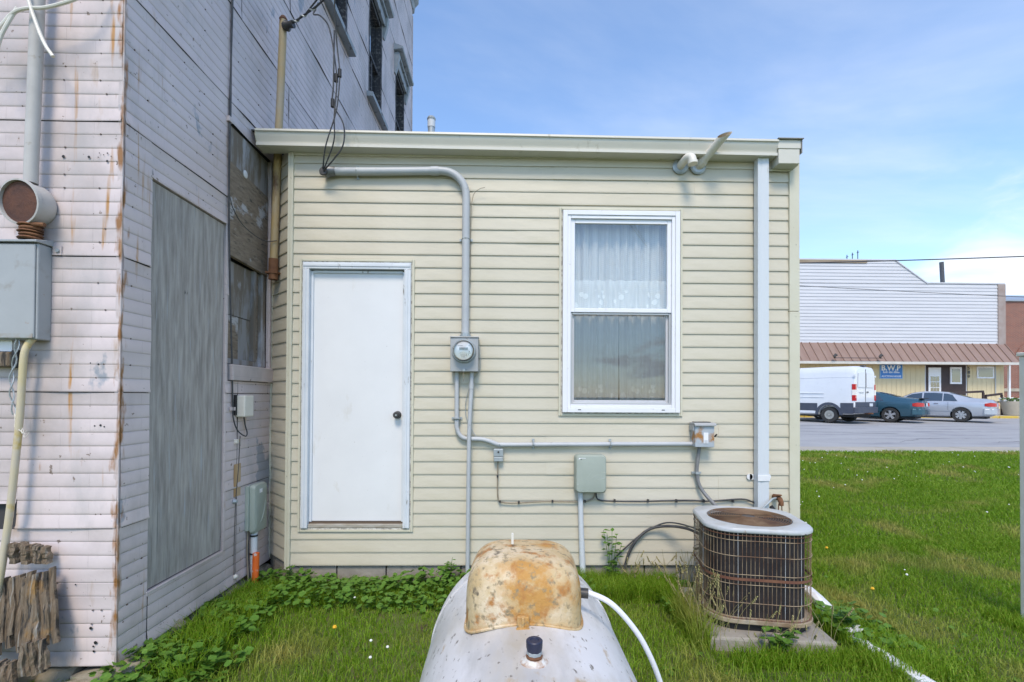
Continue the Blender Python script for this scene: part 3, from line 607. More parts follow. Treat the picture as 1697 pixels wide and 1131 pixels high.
for (x, z, w_, h_) in ((-.355, .037, .04, .003), (-.272, .037, .012, .003), (-.34, -.02, .06, .003), (-.335, -.036, .05, .005), (-.33, -.05, .03, .004), (-.285, -.045, .004, .02), (-.272, -.036, .004, .012), (-.275, -.02, .022, .004), (-.268, -.012, .006, .01)): mk.box(x, x+w_, fy, fy+.001, 1.852+z, 1.852+z+h_)
obj('printed_marks', mk, m_dark, MT)
obj('seal_tab', MB().box(-.318, -.298, 3.776, 3.7895, 1.694, 1.712), m_galv, MT); obj('seal_wire', MB().tube(smooth_path([(-.31, 3.78, 1.695), (-.312, 3.775, 1.66), (-.306, 3.775, 1.64), (-.313, 3.776, 1.612)]), .0022, 5), m_tancable, MT)
obj('ground_wire', MB().tube(smooth_path([(-.197, 3.86, 1.90), (-.186, 3.865, 1.80), (-.193, 3.87, 1.70), (-.235, 3.872, 1.64), (-.29, 3.873, 1.50), (-.30, 3.873, 1.36), (-.26, 3.873, 1.25), (-.215, 3.873, 1.175)]), .0028, 5), m_galv, MT)
A = thing('branch_conduit', 'thin grey conduit bending from meter to the rusty disconnect box', 'conduit', (-.37, 3.86, 1.1)); r = .018
pth = [(-.371, 3.862, 1.69), (-.369, 3.862, 1.30), (-.366, 3.862, 1.24), (-.345, 3.862, 1.19), (-.305, 3.862, 1.163), (-.25, 3.862, 1.158), (-.17, 3.862, 1.155), (-.11, 3.862, 1.14), (-.04, 3.862, 1.115), (.03, 3.862, 1.112), (.6, 3.862, 1.117), (1.52, 3.862, 1.124)]
obj('pipe', MB().tube(smooth_path(pth, 4), r, 12), m_grey, A, smooth=True)
sm = MB(); strap(sm, -.369, 1.32, True, .02); obj('strap', sm, m_galv, A)
for x in (.244, .864): sm = MB(); strap(sm, x, 1.117, False, .02); obj('strap', sm, m_galv, A)
B = thing('ground_conduit', 'thin grey conduit dropping straight from meter to the ground', 'conduit', (-.26, 3.855, 0))
obj('pipe', MB().tube([(-.251, 3.85, 1.69), (-.253, 3.848, 1.55), (-.262, 3.838, 1.38), (-.268, 3.83, 1.2), (-.272, 3.845, .8), (-.276, 3.855, .0)], .0165, 12), m_grey, B, smooth=True)
obj('coupling', MB().tube([(-.2525, 3.849, 1.60), (-.2535, 3.8478, 1.555)], .0195, 12), m_grey, B, smooth=True)
SB = thing('small_terminal_box', 'small grey wall terminal box with brown wire below the branch conduit', 'utility box', (-.035, 3.87, .98))
obj('case', MB().box(-.074, .004, 3.845, 3.884, 1.018, 1.08), m_galv, SB, bevel=.004); obj('lower_cover', MB().box(-.072, .002, 3.842, 3.884, .98, 1.016), m_galv, SB, bevel=.004); obj('screw', MB().lathe([(.008, -.004), (.008, 0)], (-.035, 3.845, 1.055), 'y', 10), m_dark, SB)
obj('ground_strap', MB().tube(smooth_path([(-.02, 3.87, 1.08), (-.015, 3.855, 1.10), (-.03, 3.84, 1.118)]), .004, 5), m_galv, SB)
obj('wire', MB().tube(smooth_path([(-.039, 3.872, .98), (-.041, 3.874, .83), (-.038, 3.874, .70), (-.015, 3.874, .655), (.10, 3.874, .645), (.35, 3.874, .658), (.6, 3.874, .655), (.70, 3.874, .668), (.735, 3.87, .70), (.74, 3.868, .75)]), .006, 6), m_tancable, SB, smooth=True)
for p_ in ((-.041, .86), (-.02, .657), (.13, .652), (.40, .66), (.66, .66)): obj('cable_clip', MB().box(p_[0]-.007, p_[0]+.007, 3.862, 3.884, p_[1]-.009, p_[1]+.009), m_dark, SB)
def rounded(x0, x1, z0, z1, r, n=5):
    o = []
    for cx_, cz_, a0 in ((x1-r, z0+r, -pi/2), (x1-r, z1-r, 0), (x0+r, z1-r, pi/2), (x0+r, z0+r, pi)):
        o += [(cx_+r*cos(a0+i*pi/2/n), cz_+r*sin(a0+i*pi/2/n)) for i in range(n+1)]
    return o
TB = thing('telecom_box', 'grey green telecom box with curved ribs on the yellow siding', 'utility box', (.70, 3.87, .73))
lp = rounded(.573, .817, .740, 1.040, .03); c0 = Vector((.695, .89))
def scl(lp, k, y): return [(c0.x+(p[0]-c0.x)*k, y, c0.y+(p[1]-c0.y)*k) for p in lp]
obj('cover', MB().loft([scl(lp, 1, 3.884), scl(lp, 1, 3.815), scl(lp, .985, 3.797), scl(lp, .93, 3.786), scl(lp, .6, 3.781)]), m_green, TB, smooth=True)
for (pts) in ([(.585, .80), (.66, .86), (.715, .94), (.735, 1.0)], [(.62, .757), (.66, .83), (.73, .88), (.805, .905)], [(.66, .752), (.69, .80), (.745, .845), (.808, .86)]):
    obj('rib', MB().tube(smooth_path([(x, 3.7845 if .62 < x < .77 and .8 < z < .98 else 3.787, z) for x, z in pts]), .004, 6), m_green, TB, smooth=True)
obj('sticker', MB().box(.597, .652, 3.7845, 3.7865, .988, 1.018), m_vinylw, TB); mk = MB(); mk.box(.612, .622, 3.7835, 3.7844, 1.0, 1.008); mk.box(.625, .640, 3.7835, 3.7844, 1.0, 1.004); obj('printed_marks', mk, m_dark, TB)
obj('lock', MB().lathe([(.007, -.006), (.007, 0)], (.804, 3.796, .925), 'y', 10), m_dark, TB)
obj('conduit', MB().tube([(.622, 3.862, .745), (.628, 3.862, .5), (.640, 3.858, .2), (.648, 3.855, .0)], [.021, .0205, .0235, .026], 12), m_dspout, TB, smooth=True)
CB = thing('black_wall_cable', 'thin black cable clipped along siding from telecom box to downspout', 'cable', (.75, 3.875, .66))
obj('cable', MB().tube(smooth_path([(.749, 3.868, .75), (.752, 3.868, .70), (.775, 3.872, .672), (.86, 3.873, .662), (1.1, 3.873, .658), (1.29, 3.873, .664), (1.5, 3.873, .668), (1.68, 3.873, .662), (1.93, 3.872, .679), (2.02, 3.872, .655), (2.06, 3.87, .63)]), .0065, 6), m_cable, CB, smooth=True)
for x in (.90, 1.17, 1.40, 1.62, 1.86): obj('cable_clip', MB().box(x-.006, x+.006, 3.86, 3.884, .653, .677), m_dark, CB)
DB = thing('disconnect_box', 'small rust stained grey disconnect box with black side handle', 'utility box', (1.59, 3.87, 1.1))
m_disc = mat('rusted_enclosure', (.40, .44, .48), (.36, .40, .44), 8, .45, spots=[((.34, .16, .04), 6.5, .53, .66)])
obj('case', MB().box(1.520, 1.672, 3.79, 3.884, 1.105, 1.28), m_disc, DB, bevel=.004); obj('hood', MB().prism([(3.772, 1.272), (3.772, 1.284), (3.79, 1.297), (3.884, 1.297), (3.884, 1.281), (3.789, 1.281)], 1.510, 1.682, 'x'), m_boxgrey, DB, bevel=.002)
obj('side_flange', MB().box(1.507, 1.519, 3.80, 3.884, 1.235, 1.28), m_boxgrey, DB); obj('label_plate', MB().box(1.585, 1.622, 3.786, 3.7895, 1.135, 1.22), m_vinylw, DB)
mk = MB(); [mk.box(1.59, 1.617, 3.785, 3.7858, 1.14+i*.006, 1.143+i*.006) for i in range(4)]; obj('printed_marks', mk, m_grey, DB)
obj('handle', MB().tube([(1.672, 3.83, 1.185), (1.69, 3.82, 1.19), (1.70, 3.81, 1.205)], .007, 6), m_black, DB)
obj('knockout_row', MB().box(1.53, 1.66, 3.83, 3.884, 1.2975, 1.303), m_dark, DB)
WP = thing('whip_cable', 'grey flexible whip hanging from disconnect box to the air conditioner', 'cable', (1.576, 3.86, .6))
obj('hose', MB().tube(smooth_path([(1.578, 3.85, 1.107), (1.566, 3.855, 1.0), (1.56, 3.86, .90), (1.578, 3.86, .80), (1.615, 3.84, .73), (1.66, 3.78, .665), (1.70, 3.68, .60), (1.72, 3.58, .5)]), .0145, 10), mat('grey_flex', (.17, .175, .18), (.22, .22, .22), 20, .5), WP, smooth=True)
sm = MB(); sm.box(1.525, 1.60, 3.868, 3.884, .885, .899); sm.box(1.545, 1.575, 3.84, 3.868, .883, .901); obj('clip', sm, m_galv, WP)
SP = thing('outdoor_spigot', 'rusty outdoor spigot with grey hose stub beside the downspout', 'tap', (2.2, 3.86, .62))
obj('valve', MB().tube([(2.203, 3.885, .70), (2.203, 3.84, .70), (2.20, 3.80, .695), (2.205, 3.79, .67), (2.207, 3.79, .645)], [.02, .022, .02, .019, .016], 10), m_rust, SP, smooth=True)
obj('handle', MB().lathe([(.0, .0), (.012, .002), (.02, .008), (.018, .014), (0, .014)], (2.195, 3.80, .716), 'z', 10), m_rust, SP)
obj('prong', MB().tube([(2.188, 3.795, .66), (2.186, 3.795, .60)], .004, 6), m_rust, SP); obj('prong', MB().tube([(2.212, 3.795, .65), (2.214, 3.795, .60)], .004, 6), m_rust, SP)
obj('stub', MB().tube(smooth_path([(2.19, 3.82, .70), (2.14, 3.80, .695), (2.10, 3.78, .67), (2.03, 3.77, .61), (1.99, 3.76, .56)]), .008, 8), m_galv, SP, smooth=True)
obj('cap', MB().tube([(2.15, 3.84, .63), (2.165, 3.82, .605)], .016, 8), m_black, SP)
LS = thing('refrigerant_lines', 'pair of black insulated lines looping from siding into the air conditioner', 'cable', (1.0, 3.86, 0))
obj('line', MB().tube(smooth_path([(1.50, 3.55, .47), (1.42, 3.72, .485), (1.30, 3.82, .475), (1.18, 3.86, .44), (1.08, 3.86, .36), (1.02, 3.865, .26), (.985, 3.86, .15), (.975, 3.86, .05)]), .011, 8), m_cable, LS, smooth=True)
obj('line', MB().tube(smooth_path([(1.50, 3.55, .50), (1.40, 3.74, .51), (1.28, 3.83, .495), (1.12, 3.865, .40), (1.0, 3.868, .30), (.90, 3.87, .20), (.86, 3.87, .14)]), .006, 8), m_cable, LS, smooth=True)
# flue vents
VT = thing('flue_vents', 'pair of white plastic flue pipes poking from siding under the gutter', 'vent pipe', (1.5, 3.88, 3.37))
def vring(x, z): return MB().lathe([(.062, .0), (.064, -.012), (.05, -.018), (.03, -.02)], (x, 3.888, z), 'y', 20)
obj('collar', vring(1.43, 3.375), m_galv, VT); obj('collar', vring(1.575, 3.375), m_galv, VT)
obj('elbow_pipe', MB().tube(smooth_path([(1.43, 3.88, 3.375), (1.435, 3.82, 3.385), (1.45, 3.775, 3.395), (1.468, 3.745, 3.38), (1.475, 3.735, 3.34)], 5), .033, 14), m_pvc, VT, smooth=True)
obj('elbow_bead', MB().tube([(1.4745, 3.736, 3.348), (1.476, 3.734, 3.325)], .038, 14), m_pvc, VT, smooth=True)
d_ = Vector((.10, -.20, .125)).normalized(); p0 = Vector((1.575, 3.89, 3.372)); p1 = p0+d_*.30
tb = MB(); tb.tube([p0, p1], .034, 18, cap=False); 
for k in range(18):                       # mitred mouth
    i = len(tb.v)-18+k; v = Vector(tb.v[i]); tb.v[i] = tuple(v+d_*((v-p1).x*1.2-(v-p1).z*.4))
obj('straight_pipe', tb, m_pvc, VT, smooth=True)
ti = MB(); ti.tube([p0+d_*.04, p1-d_*.004], .030, 18)
for k in range(18):
    i = 18+k; v = Vector(ti.v[i]); ti.v[i] = tuple(v+d_*((v-p1).x*1.2-(v-p1).z*.4))
ti.f = ti.f[:-1]; obj('pipe_bore', ti, m_pvcin, VT, smooth=True)
obj('pipe_bead', MB().tube([p0+d_*.03, p0+d_*.07], .040, 16), m_pvc, VT, smooth=True)
RP = thing('roof_vent_pipe', 'short grey metal vent pipe standing on the annex roof', 'vent pipe', (-.76, 5.0, 3.75))
obj('pipe', MB().tube([(-.76, 5.0, 3.7), (-.76, 5.0, 4.36)], .036, 14), m_galv, RP, smooth=True); obj('band', MB().tube([(-.76, 5.0, 4.285), (-.76, 5.0, 4.36)], .040, 14), m_dspout, RP, smooth=True)
obj('cap', MB().lathe([(.042, 4.361), (.046, 4.375), (.035, 4.395), (.0, 4.41)], (-.76, 5.0, 0), 'z', 14), m_galv, RP, smooth=True)
# old service mast and overhead drop
MS = thing('service_mast', 'rusty yellowed service mast pipe rising past the gutter by the tin wall', 'mast', (-1.895, 4.01, 2.45))
obj('pipe', MB().tube([(-1.898, 4.00, 2.45), (-1.897, 4.0, 2.62)], .037, 12), m_rust, MS, smooth=True)
obj('pipe', MB().tube([(-1.896, 4.0, 2.60), (-1.87, 4.01, 3.70), (-1.862, 4.015, 3.95), (-1.846, 4.02, 4.62)], .03, 12), m_ropole, MS, smooth=True)
obj('clamp', MB().box(-1.945, -1.85, 3.96, 4.03, 2.495, 2.51), m_rust, MS)
obj('cap', MB().lathe([(.031, 0), (.034, .01), (.02, .035), (0, .04)], (-1.846, 4.02, 4.615), 'z', 12), m_rust, MS, smooth=True)
obj('insulator', MB().tube([(-1.83, 4.0, 4.555), (-1.80, 3.99, 4.55), (-1.785, 3.98, 4.55), (-1.74, 3.97, 4.55)], [.03, .042, .025, .03], 10), m_dark, MS, smooth=True)
SD = thing('service_drop', 'black overhead electric wires sagging from mast to weatherhead with splices', 'wire', (-1.4, 3.9, 3.3))
main = smooth_path([(-1.76, 3.97, 4.55), (-1.62, 3.9, 4.575), (-1.45, 3.8, 4.60), (-1.25, 3.6, 4.60), (-.9, 3.1, 4.62), (-.2, 2.0, 4.85), (1.5, -1, 5.6), (5, -9, 6.8)])
obj('wire', MB().tube(main, .008, 6), m_cable, SD, smooth=True)
tw = []; 
for i, pth_ in enumerate(main[:12]):
    tw.append(Vector(pth_)+Vector((0, .012*cos(i*1.9), .014*sin(i*1.9))))
obj('wire', MB().tube(smooth_path(tw, 3), .006, 5), m_galv, SD, smooth=True)
obj('wire', MB().tube(smooth_path([(-1.62, 3.9, 4.572), (-1.45, 3.78, 4.635), (-1.2, 3.55, 4.66), (-.85, 3.0, 4.70), (-.1, 1.95, 4.93), (1.6, -1, 5.68), (5, -9, 6.9)]), .007, 6), m_cable, SD, smooth=True)
for ps in ([(-1.20, 3.57, 4.60), (-1.28, 3.62, 4.50), (-1.30, 3.72, 4.25), (-1.275, 3.72, 4.02), (-1.27, 3.71, 3.93), (-1.29, 3.70, 3.68), (-1.37, 3.71, 3.42), (-1.425, 3.80, 3.28)],
           [(-1.50, 3.82, 4.555), (-1.51, 3.80, 4.50), (-1.45, 3.79, 4.48), (-1.38, 3.79, 4.38), (-1.315, 3.74, 4.08), (-1.295, 3.72, 3.90), (-1.305, 3.70, 3.64), (-1.31, 3.71, 3.45), (-1.415, 3.80, 3.28)],
           [(-1.31, 3.70, 4.3), (-1.32, 3.72, 3.9), (-1.32, 3.71, 3.74), (-1.235, 3.70, 3.58), (-1.235, 3.70, 3.42), (-1.31, 3.72, 3.32), (-1.42, 3.80, 3.262)]):
    obj('wire', MB().tube(smooth_path(ps), .0058, 6), m_cable, SD, smooth=True)
for c_ in ((-1.272, 3.715, 3.98), (-1.302, 3.727, 3.95), (-1.322, 3.711, 3.745)): obj('splice', MB().tube([(c_[0], c_[1], c_[2]-.035), (c_[0], c_[1], c_[2]-.03), (c_[0], c_[1], c_[2]+.03), (c_[0], c_[1], c_[2]+.035)], [.008, .015, .015, .008], 8), m_black, SD)
WSt = thing('hanging_hook_wire', 'thin loose wire hooking out of the siding beside the conduit elbow', 'wire', (-.28, 3.88, 3.1)); obj('wire', MB().tube(smooth_path([(-.27, 3.87, 2.4), (-.268, 3.868, 2.9), (-.25, 3.86, 3.10), (-.20, 3.85, 3.155), (-.155, 3.84, 3.165)]), .0022, 4), m_tancable, WSt)

# ------------------------------------------------------------ fixtures on the tin flank
C1 = thing('flank_cable', 'bundle of dark cables running up the tin wall beside the boarded window', 'cable', (XL, 3.5, 1.3))
for k_ in range(3):
    obj('cable', MB().tube(smooth_path([(XL+.02, 3.51+.008*k_, 7.5), (XL+.018, 3.505+.010*k_, 5.2), (XL+.02, 3.494-.004*k_, 4.35), (XL+.018, 3.476+.006*k_, 3.5), (XL+.02, 3.476+.006*k_*(k_ != 1), 2.9), (XL+.018, 3.505, 2.3), (XL+.02, 3.54, 1.7), (XL+.018, 3.555, 1.42)][:8-2*k_]), .006, 6), m_cable, C1, smooth=True)
obj('cable', MB().tube(smooth_path([(XL+.02, 3.474, 2.95), (XL+.03, 3.52, 2.84), (XL+.04, 3.66, 2.76), (-1.93, 3.9, 2.74), (-1.86, 3.98, 2.765)]), .0035, 5), m_cable, C1, smooth=True)
obj('clip', MB().box(XL+.008, XL+.03, 3.455, 3.50, 3.455, 3.49), m_tin, C1)
PB = thing('phone_box', 'small white phone junction box with looped black lead on the tin wall', 'utility box', (XL, 3.69, 1.33))
obj('case', MB().box(XL+.008, XL+.075, 3.615, 3.745, 1.335, 1.495), m_pvc, PB, bevel=.008); obj('back_plate', MB().box(XL+.006, XL+.02, 3.59, 3.6145, 1.35, 1.50), m_black, PB)
obj('lead', MB().tube(smooth_path([(XL+.02, 3.555, 1.45), (XL+.02, 3.56, 1.34), (XL+.03, 3.60, 1.24), (XL+.05, 3.67, 1.19), (XL+.05, 3.70, 1.21), (XL+.04, 3.69, 1.27), (XL+.04, 3.67, 1.335)]), .005, 6), m_cable, PB, smooth=True)
obj('bracket', MB().box(XL+.008, XL+.022, 3.53, 3.59, 1.385, 1.41), m_tin, PB)
KB = thing('cable_clip_block', 'tiny tan cable block fixed to the tin wall under the phone box', 'clip', (XL, 3.62, 1.15)); obj('block', MB().box(XL+.006, XL+.03, 3.595, 3.625, 1.14, 1.17), m_pvc, KB, bevel=.003); obj('block', MB().box(XL+.006, XL+.025, 3.628, 3.655, 1.145, 1.17), m_tancable, KB, bevel=.003)
obj('wire', MB().tube(smooth_path([(XL+.014, 3.67, 1.19), (XL+.012, 3.655, .95), (XL+.014, 3.62, .72), (XL+.012, 3.61, .4), (XL+.014, 3.61, .14)]), .0025, 5), m_cable, KB)
obj('knob', MB().lathe([(.014, 0), (.02, .01), (.012, .03), (0, .032)], (XL+.004, 3.60, .715), 'x', 10), m_galv, KB); obj('knob', MB().lathe([(.014, 0), (.02, .01), (.012, .03), (0, .032)], (XL+.004, 3.62, .155), 'x', 10), m_pvc, KB)
obj('rust_patch', MB().box(XL+.0075, XL+.0105, 3.60, 3.69, .745, .985), mat('rust_patch', (.40, .22, .08), (.50, .36, .22), 7, .8, stretch=(1, 1, .4)), KB)
NB = thing('network_box', 'grey green telecom box with white drop pipe on the tin wall corner', 'utility box', (XL, 3.9, .41))
lq = rounded(3.775, 3.975, .42, .80, .03)
obj('back_box', MB().box(XL+.006, XL+.035, 3.755, 3.95, .45, .795), m_green, NB, bevel=.006)
def sq(k_, x): return [(x, 3.875+(p[0]-3.875)*k_, .61+(p[1]-.61)*k_) for p in lq]
obj('cover', MB().loft([sq(1, XL+.036), sq(1, XL+.055), sq(.96, XL+.072), sq(.8, XL+.08)]), m_green, NB, smooth=True)
obj('sticker', MB().box(XL+.074, XL+.0815, 3.84, 3.88, .73, .76), m_vinylw, NB)
obj('rib', MB().tube(smooth_path([(XL+.072, 3.95, .74), (XL+.079, 3.925, .62), (XL+.079, 3.88, .52), (XL+.074, 3.82, .47)]), .004, 5), m_green, NB)
obj('pipe', MB().tube([(XL+.045, 3.83, .455), (XL+.045, 3.825, .2), (XL+.05, 3.82, -.02)], .025, 12), m_dspout, NB, smooth=True)
for k_ in range(3): obj('lead', MB().tube(smooth_path([(XL+.02, 3.785, .46), (XL+.02, 3.775+.01*k_, .3), (XL+.03, 3.77+.008*k_, .16), (XL+.05, 3.74+.02*k_, .05), (XL+.1, 3.66+.02*k_, -.01)]), .005, 5), m_cable if k_ else m_tancable, NB)
for z in (.40, .26): obj('tie', MB().tube([(XL+.045, 3.827, z-.006), (XL+.045, 3.827, z+.006)], .0285, 12), m_black, NB)
OS = thing('orange_marker_stake', 'orange plastic utility marker stake standing in weeds by the drop pipe', 'marker', (-1.90, 3.80, 0)); obj('tube', MB().tube([(-1.905, 3.77, -.03), (-1.912, 3.80, .27)], .025, 14), m_orange, OS, smooth=True); obj('tip', MB().lathe([(.024, .0), (.022, .003), (0, .003)], (-1.912, 3.80, .27), 'z', 14), m_orange, OS)

# ------------------------------------------------------------ old equipment on the front of the tin building
MP = thing('conduit_mast', 'white painted conduit rising from a round meter can on the tin front', 'conduit', (-2.38, 2.48, 2.55))
obj('pipe', MB().tube([(-2.384, 2.465, 2.56), (-2.384, 2.465, 2.64), (-2.374, 2.465, 3.03), (-2.362, 2.465, 3.6), (-2.35, 2.465, 4.3)], .029, 14), mat('old_white_pipe', (.50, .48, .46), (.42, .40, .38), 5, .6, spots=[((.30, .24, .17), 9, .64, .75)]), MP, smooth=True)
MC = thing('round_meter_can', 'empty round meter can with rusty mouth above the grey panel box', 'meter can', (-2.41, 2.45, 2.36))
dv_ = Vector((-.10, -.99, -.12)).normalized(); cc = Vector((-2.40, 2.532, 2.466))
obj('can', MB().turn(cc, dv_, [(.094, 0), (.102, .015), (.103, .085), (.111, .087), (.111, .105), (.103, .106), (.101, .075)], 36, False), MATS['old_white_pipe'], MC, smooth=True)
obj('rust_plate', MB().turn(cc, dv_, [(.1005, .088), (.1005, .092), (.05, .094), (.001, .095)], 36), mat('dark_rust', (.075, .035, .028), (.15, .06, .035), 9, .8, bump=.3), MC)
lg = MB()
for i in range(5): lg.lathe([(.046-.004*(i % 3), 0), (.052-.004*(i % 2), .006), (.044, .014)], (-2.392+.004*(i % 2), 2.475, 2.275+i*.0165), 'z', 14)
obj('rusty_coupling', lg, m_rust, MC, smooth=True)
obj('bolt', MB().tube([(-2.37, 2.45, 2.35), (-2.30, 2.45, 2.345)], .011, 8), m_rust, MC)
PX = thing('panel_box', 'large weathered grey electrical panel box mounted on the tin front', 'electrical box', (-2.5, 2.48, 1.77))
obj('case', MB().box(-2.72, -2.333, 2.455, 2.532, 1.772, 2.255), m_boxgrey, PX, bevel=.006)
obj('door', MB().box(-2.725, -2.341, 2.445, 2.4545, 1.778, 2.248), m_boxgrey, PX, bevel=.006)
obj('rain_hood', MB().prism([(2.435, 2.256), (2.435, 2.268), (2.532, 2.290), (2.532, 2.2575), (2.45, 2.2575)], -2.74, -2.325, 'x'), m_boxgrey, PX, bevel=.003)
obj('mounting_ear', MB().box(-2.324, -2.280, 2.522, 2.531, 2.215, 2.262), m_tin, PX); obj('screw', MB().lathe([(.010, -.006), (.010, 0)], (-2.298, 2.522, 2.238), 'y', 10), m_galv, PX)
obj('rust_seam', MB().box(-2.72, -2.345, 2.443, 2.4448, 1.7785, 1.80), mat('rust_film', (.30, .21, .13), (.34, .36, .36), 12, .7), PX)
YP = thing('yellowed_cord', 'yellowed plastic pipe curving down the tin front from the panel box', 'pipe', (-2.45, 2.46, .3))
obj('pipe', MB().tube(smooth_path([(-2.375, 2.48, 1.78), (-2.392, 2.47, 1.745), (-2.40, 2.46, 1.69), (-2.409, 2.46, 1.54), (-2.418, 2.46, 1.357), (-2.447, 2.455, .966), (-2.478, 2.45, .666), (-2.505, 2.44, .44), (-2.53, 2.40, .1), (-2.54, 2.39, -.02)]), .0155, 10), m_cord, YP, smooth=True)
LW = thing('loose_wires', 'frayed grey wires dangling from the panel box bottom', 'wire', (-2.45, 2.47, 1.3))
for k_ in range(2): obj('wire', MB().tube([(-2.436-.028*min(1, i/8)+.010*sin(i*.9+k_*pi)+.02*max(0, (i-11)/6), 2.465+.006*cos(i*.9+k_*pi), 1.77-i*.0235) for i in range(17)], .0035, 5), m_galv, LW)
for k_ in range(5): obj('strand', MB().tube(smooth_path([(-2.448, 2.465, 1.40), (-2.44+.01*k_, 2.46, 1.36-.01*k_), (-2.43+.012*k_, 2.45, 1.33-.003*k_*k_), (-2.40+.01*k_, 2.45, 1.315-.008*(k_ % 3))]), .0015, 4), m_pvc, LW)
PLK = thing('wood_block', 'short rotten timber block on the tin front under the panel box', 'timber', (-2.55, 2.5, 1.63)); obj('block', MB().box(-2.75, -2.485, 2.47, 2.53, 1.635, 1.71), m_rot, PLK, bevel=.008); obj('dark_end', MB().box(-2.4845, -2.452, 2.48, 2.53, 1.63, 1.72), m_black, PLK, bevel=.004)
obj('back_board', MB().box(-2.75, -2.50, 2.50, 2.532, 1.715, 1.80), m_vinylw, PLK)
TW = thing('white_wires', 'old white insulated wires drooping across the conduit at the tin front', 'wire', (-2.37, 2.41, 3.3))
for ps in ([(-2.6, 2.41, 3.2), (-2.493, 2.41, 3.31), (-2.43, 2.41, 3.38), (-2.363, 2.41, 3.405), (-2.275, 2.42, 3.42), (-2.13, 2.43, 3.48), (-2.05, 2.47, 3.60)], [(-2.385, 2.41, 3.60), (-2.361, 2.41, 3.462), (-2.311, 2.41, 3.313), (-2.272, 2.41, 3.224), (-2.233, 2.41, 3.167)], [(-2.415, 2.415, 3.41), (-2.458, 2.41, 3.325), (-2.495, 2.41, 3.24), (-2.52, 2.41, 3.10)]):
    obj('wire', MB().tube(smooth_path(ps), .0085, 8), m_pvc, TW, smooth=True)
# rotten boards leaning at the foot of the front
def rough_board(name, poly, y0, th, lab, cat, lean=0):
    """a decayed board from a ragged outline, split into strips with broken ends"""
    R_ = thing(name, lab, cat, (sum(p[0] for p in poly)/len(poly), y0, min(p[1] for p in poly)))
    (bl, br, tr_, tl) = [Vector(p) for p in poly]; n_ = max(5, int((br-bl).length/.026)); mb = MB(); dp = 0
    split = [random.uniform(.1, .9) for _ in range(4)]
    for i in range(n_):
        u0, u1 = i/n_, (i+1)/n_; dp = random.choice([-.012, -.006, 0, .004, .012])
        if any(abs(u0-q) < .6/n_ for q in split): dp = .014
        edge = 1 if min(i, n_-1-i) > 2 else .55
        v0, v1 = abs(random.gauss(0, .09))+.01, 1-abs(random.gauss(0, .05)); lo = []
        for j in range(11):
            v = v0+(v1-v0)*j/10; a_ = bl.lerp(br, u0).lerp(tl.lerp(tr_, u0), v); b_ = bl.lerp(br, u1).lerp(tl.lerp(tr_, u1), v)
            yy_ = y0+dp-lean*(1-v)+random.gauss(0, .001)+.003*sin(v*9+u0*14); w_ = .004*sin(v*11+u0*3)
            lo.append([(a_.x+w_, yy_, a_.y), (b_.x+w_+.001, yy_+random.gauss(0, .002), b_.y), (b_.x+w_, yy_+th*edge, b_.y), (a_.x+w_, yy_+th*edge, a_.y)])
        mb.loft(lo)
    obj('board', mb, m_rot, R_)
random.seed(21)
rough_board('rotten_board', [(-2.66, .12), (-2.175, .275), (-2.25, .64), (-2.68, .53)], 2.455, .03, 'wide decayed wooden panel leaning on the tin front', 'timber', .05)
rough_board('rotten_plank', [(-2.44, .655), (-2.275, .645), (-2.285, .735), (-2.44, .76)], 2.45, .06, 'short decayed plank end above the wide decayed panel', 'timber')
rough_board('rotten_plank', [(-2.30, .12), (-2.19, .16), (-2.22, .32), (-2.31, .30)], 2.37, .04, 'small broken plank piece propped against the wide decayed panel', 'timber')
rough_board('rotten_plank', [(-2.56, .03), (-2.30, .07), (-2.34, .22), (-2.54, .20)], 2.36, .05, 'charred broken plank lying at the bottom of the decayed panel', 'timber', .03)

# ------------------------------------------------------------ propane tank
m_tank = mat('tank_white', (.66, .65, .655), (.58, .57, .57), 2.2, .42, bump=.08, bscale=30, spots=[((.43, .39, .32), 3.6, .47, .72, (1, .45, 1)), ((.46, .45, .44), 9, .5, .7, (1, .3, 1)), ((.42, .30, .16), 7, .70, .80, (1, .5, 1)), ((.18, .16, .14), 60, .66, .74, (1, .5, 1)), ((.40, .27, .13), 16, .68, .80, (1, .4, 1))])
m_lid = mat('rusting_lid', (.58, .44, .25), (.46, .33, .16), 7, .75, bump=.35, bscale=70, spots=[((.68, .57, .41), 3.5, .48, .70), ((.46, .24, .06), 5.5, .45, .60), ((.50, .37, .19), 34, .48, .80), ((.38, .17, .045), 22, .53, .70), ((.24, .19, .11), 50, .56, .72), ((.15, .12, .08), 15, .72, .80)])
TK = thing('propane_tank', 'long white propane tank lying on the grass with rusty domed lid', 'propane tank', (.079, 1.45, 0))
TX, TZ, TR = .079, .543, .34
prof = [(0.001, .36), (.14, .375), (.24, .42), (.31, .50), (.335, .58), (TR, .66), (TR, 1.2), (TR, 1.88), (.336, 1.92), (.322, 1.97), (.295, 2.01), (.25, 2.045), (.17, 2.075), (.09, 2.088), (.001, 2.092)]
obj('vessel', MB().lathe(prof, (TX, 0, TZ), 'y', 72), m_tank, TK, smooth=True, auto=60)
obj('weld_seam', MB().tube([(TX+(TR+.0005)*cos(2*pi*k/72), 1.80+.002*sin(k*1.7), TZ+(TR+.0005)*sin(2*pi*k/72)) for k in range(73)], .0045, 5, cap=False), m_tank, TK, smooth=True)
for y in (.85, 1.6):
    for s_ in (-1, 1): obj('leg', MB().box(TX+s_*.2-.04, TX+s_*.2+.04, y-.03, y+.03, -.03, .30), m_tank, TK, bevel=.005)
lid = thing('lid', '', ''); del lid['label']; del lid['category']; lid.parent = TK; lid.location = Vector((.066, 1.475, .88))-TK.location; lid.rotation_euler = (0, 0, radians(-3))
